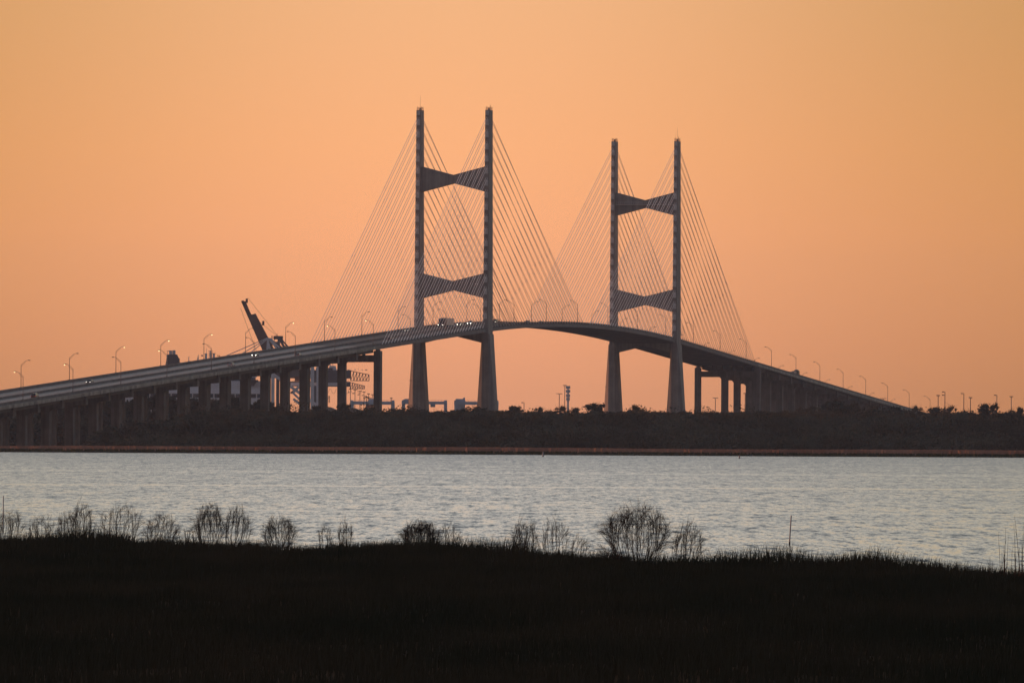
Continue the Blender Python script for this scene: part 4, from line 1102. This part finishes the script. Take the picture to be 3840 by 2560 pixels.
# ================================================================== AIR, LIGHT, SKY
hz = MB(); hz.box(-3000, 3000, -60, 7600, -2.5, 158)
mh = bpy.data.materials.new('haze air'); mh.use_nodes = True; nt = mh.node_tree; nt.nodes.remove(nt.nodes['Principled BSDF'])
pv = nt.nodes.new('ShaderNodeVolumePrincipled'); pv.inputs['Color'].default_value = (.56, .72, 1.0, 1); pv.inputs['Density'].default_value = 2.7e-5
pv.inputs['Anisotropy'].default_value = .45
nt.links.new(pv.outputs[0], nt.nodes['Material Output'].inputs['Volume'])
tag(hz.build('haze', mh), 'thin dusk haze filling the air over the river', 'haze', kind='stuff')

w = bpy.data.worlds.new('World'); scn.world = w; w.use_nodes = True
nt = w.node_tree; N = nt.nodes; L = nt.links; bg = N['Background']
tc = N.new('ShaderNodeTexCoord'); sp = N.new('ShaderNodeSeparateXYZ'); nm = N.new('ShaderNodeVectorMath'); nm.operation = 'NORMALIZE'
L.new(tc.outputs['Generated'], nm.inputs[0]); L.new(nm.outputs[0], sp.inputs[0])
def mt(op, a, b=None, clamp=False):
    n = N.new('ShaderNodeMath'); n.operation = op; n.use_clamp = clamp
    for k, q in enumerate((a, b)):
        if q is None: continue
        if isinstance(q, (int, float)): n.inputs[k].default_value = q
        else: L.new(q, n.inputs[k])
    return n.outputs[0]
z = mt('MAXIMUM', sp.outputs['Z'], 0.0); t = mt('POWER', z, .5)
def ramp(stops):
    r = N.new('ShaderNodeValToRGB'); cr_ = r.color_ramp
    while len(cr_.elements) > 1: cr_.elements.remove(cr_.elements[-1])
    cr_.elements[0].position = stops[0][0]; cr_.elements[0].color = (*stops[0][1], 1)
    for p, c in stops[1:]: e = cr_.elements.new(p); e.color = (*c, 1)
    L.new(t, r.inputs[0]); return r.outputs[0]
S = lambda e: math.sqrt(math.sin(R(e)))
K_ = .99
WEST = [(0, (.80, .335, .17)), (S(.3), (.876, .366, .180)), (S(.6), (.973, .402, .190)), (S(1.3), (1.12, .48, .212)), (S(1.85), (1.10, .498, .214)), (S(2.8), (.99, .505, .233)),
        (S(5), (.93, .74, .56)), (S(8), (.92, .85, .75)), (S(16), (.86, .84, .79)), (S(28), (.50, .55, .60)), (S(50), (.20, .27, .38)), (1, (.13, .18, .28))]
EAST = [(0, (.13, .125, .165)), (S(4), (.16, .14, .165)), (S(12), (.18, .155, .18)), (S(25), (.13, .14, .19)), (S(50), (.10, .14, .22)), (1, (.13, .18, .28))]
# azimuth: warm glow in the west (ahead), dusk behind
az = mt('ARCTAN2', sp.outputs['X'], sp.outputs['Y'])
ca = mt('COSINE', mt('ADD', az, R(18)))
fw = mt('POWER', mt('MULTIPLY', mt('ADD', ca, 1.0), .5), 1.5)
mx = N.new('ShaderNodeMix'); mx.data_type = 'RGBA'; L.new(fw, mx.inputs[0]); L.new(ramp(EAST), mx.inputs[6]); L.new(ramp([(p, tuple(K_ * q for q in c)) for p, c in WEST]), mx.inputs[7])
# soft column of afterglow; its dimmer sides paint lens falloff into the sky colour
da = mt('ADD', az, R(.35)); g = mt('EXPONENT', mt('MULTIPLY', mt('MULTIPLY', da, da), -1.0 / (R(3.1) ** 2)))
fade = N.new('ShaderNodeMapRange'); fade.inputs[1].default_value = .05; fade.inputs[2].default_value = .22; fade.inputs[3].default_value = 1; fade.inputs[4].default_value = .25
L.new(z, fade.inputs[0]); q_ = mt('MULTIPLY', mt('SUBTRACT', 1.0, g), fade.outputs[0])
cx = N.new('ShaderNodeCombineXYZ')
for k, A in enumerate((.63, .61, .40)): L.new(mt('SUBTRACT', 1.0, mt('MULTIPLY', q_, 1 - A)), cx.inputs[k])
mu = N.new('ShaderNodeVectorMath'); mu.operation = 'MULTIPLY'; L.new(mx.outputs[2], mu.inputs[0]); L.new(cx.outputs[0], mu.inputs[1])
L.new(mu.outputs[0], bg.inputs['Color']); bg.inputs['Strength'].default_value = 1.0

sun = bpy.data.lights.new('sun', 'SUN'); sun.energy = 4.8; sun.angle = R(38); sun.color = (1, .34, .13)
so = link('sun', sun); az_s, el = R(-66), R(4)
dirv = Vector((math.sin(az_s) * math.cos(el), math.cos(az_s) * math.cos(el), math.sin(el)))
so.rotation_euler = dirv.to_track_quat('Z', 'Y').to_euler(); so.location = (-500, 1500, 400)

cam = bpy.data.cameras.new('camera'); co = link('camera', cam); scn.camera = co
cam.sensor_width = 36; cam.sensor_fit = 'HORIZONTAL'; cam.lens = 36 * FPX / 3840; cam.clip_start = 1; cam.clip_end = 40000
pit = math.atan((YH - 1280) / FPX)
co.matrix_world = Matrix.Translation((0, 0, CH)) @ Matrix.Rotation(math.pi / 2 + pit, 4, 'X') @ Matrix.Rotation(ROLL, 4, 'Z')
scn.view_settings.view_transform = 'Standard'; scn.view_settings.look = 'None'; scn.view_settings.exposure = 0; scn.view_settings.gamma = 1
scn.cycles.volume_bounces = 0; scn.cycles.max_bounces = 5; scn.cycles.diffuse_bounces = 2; scn.cycles.glossy_bounces = 2
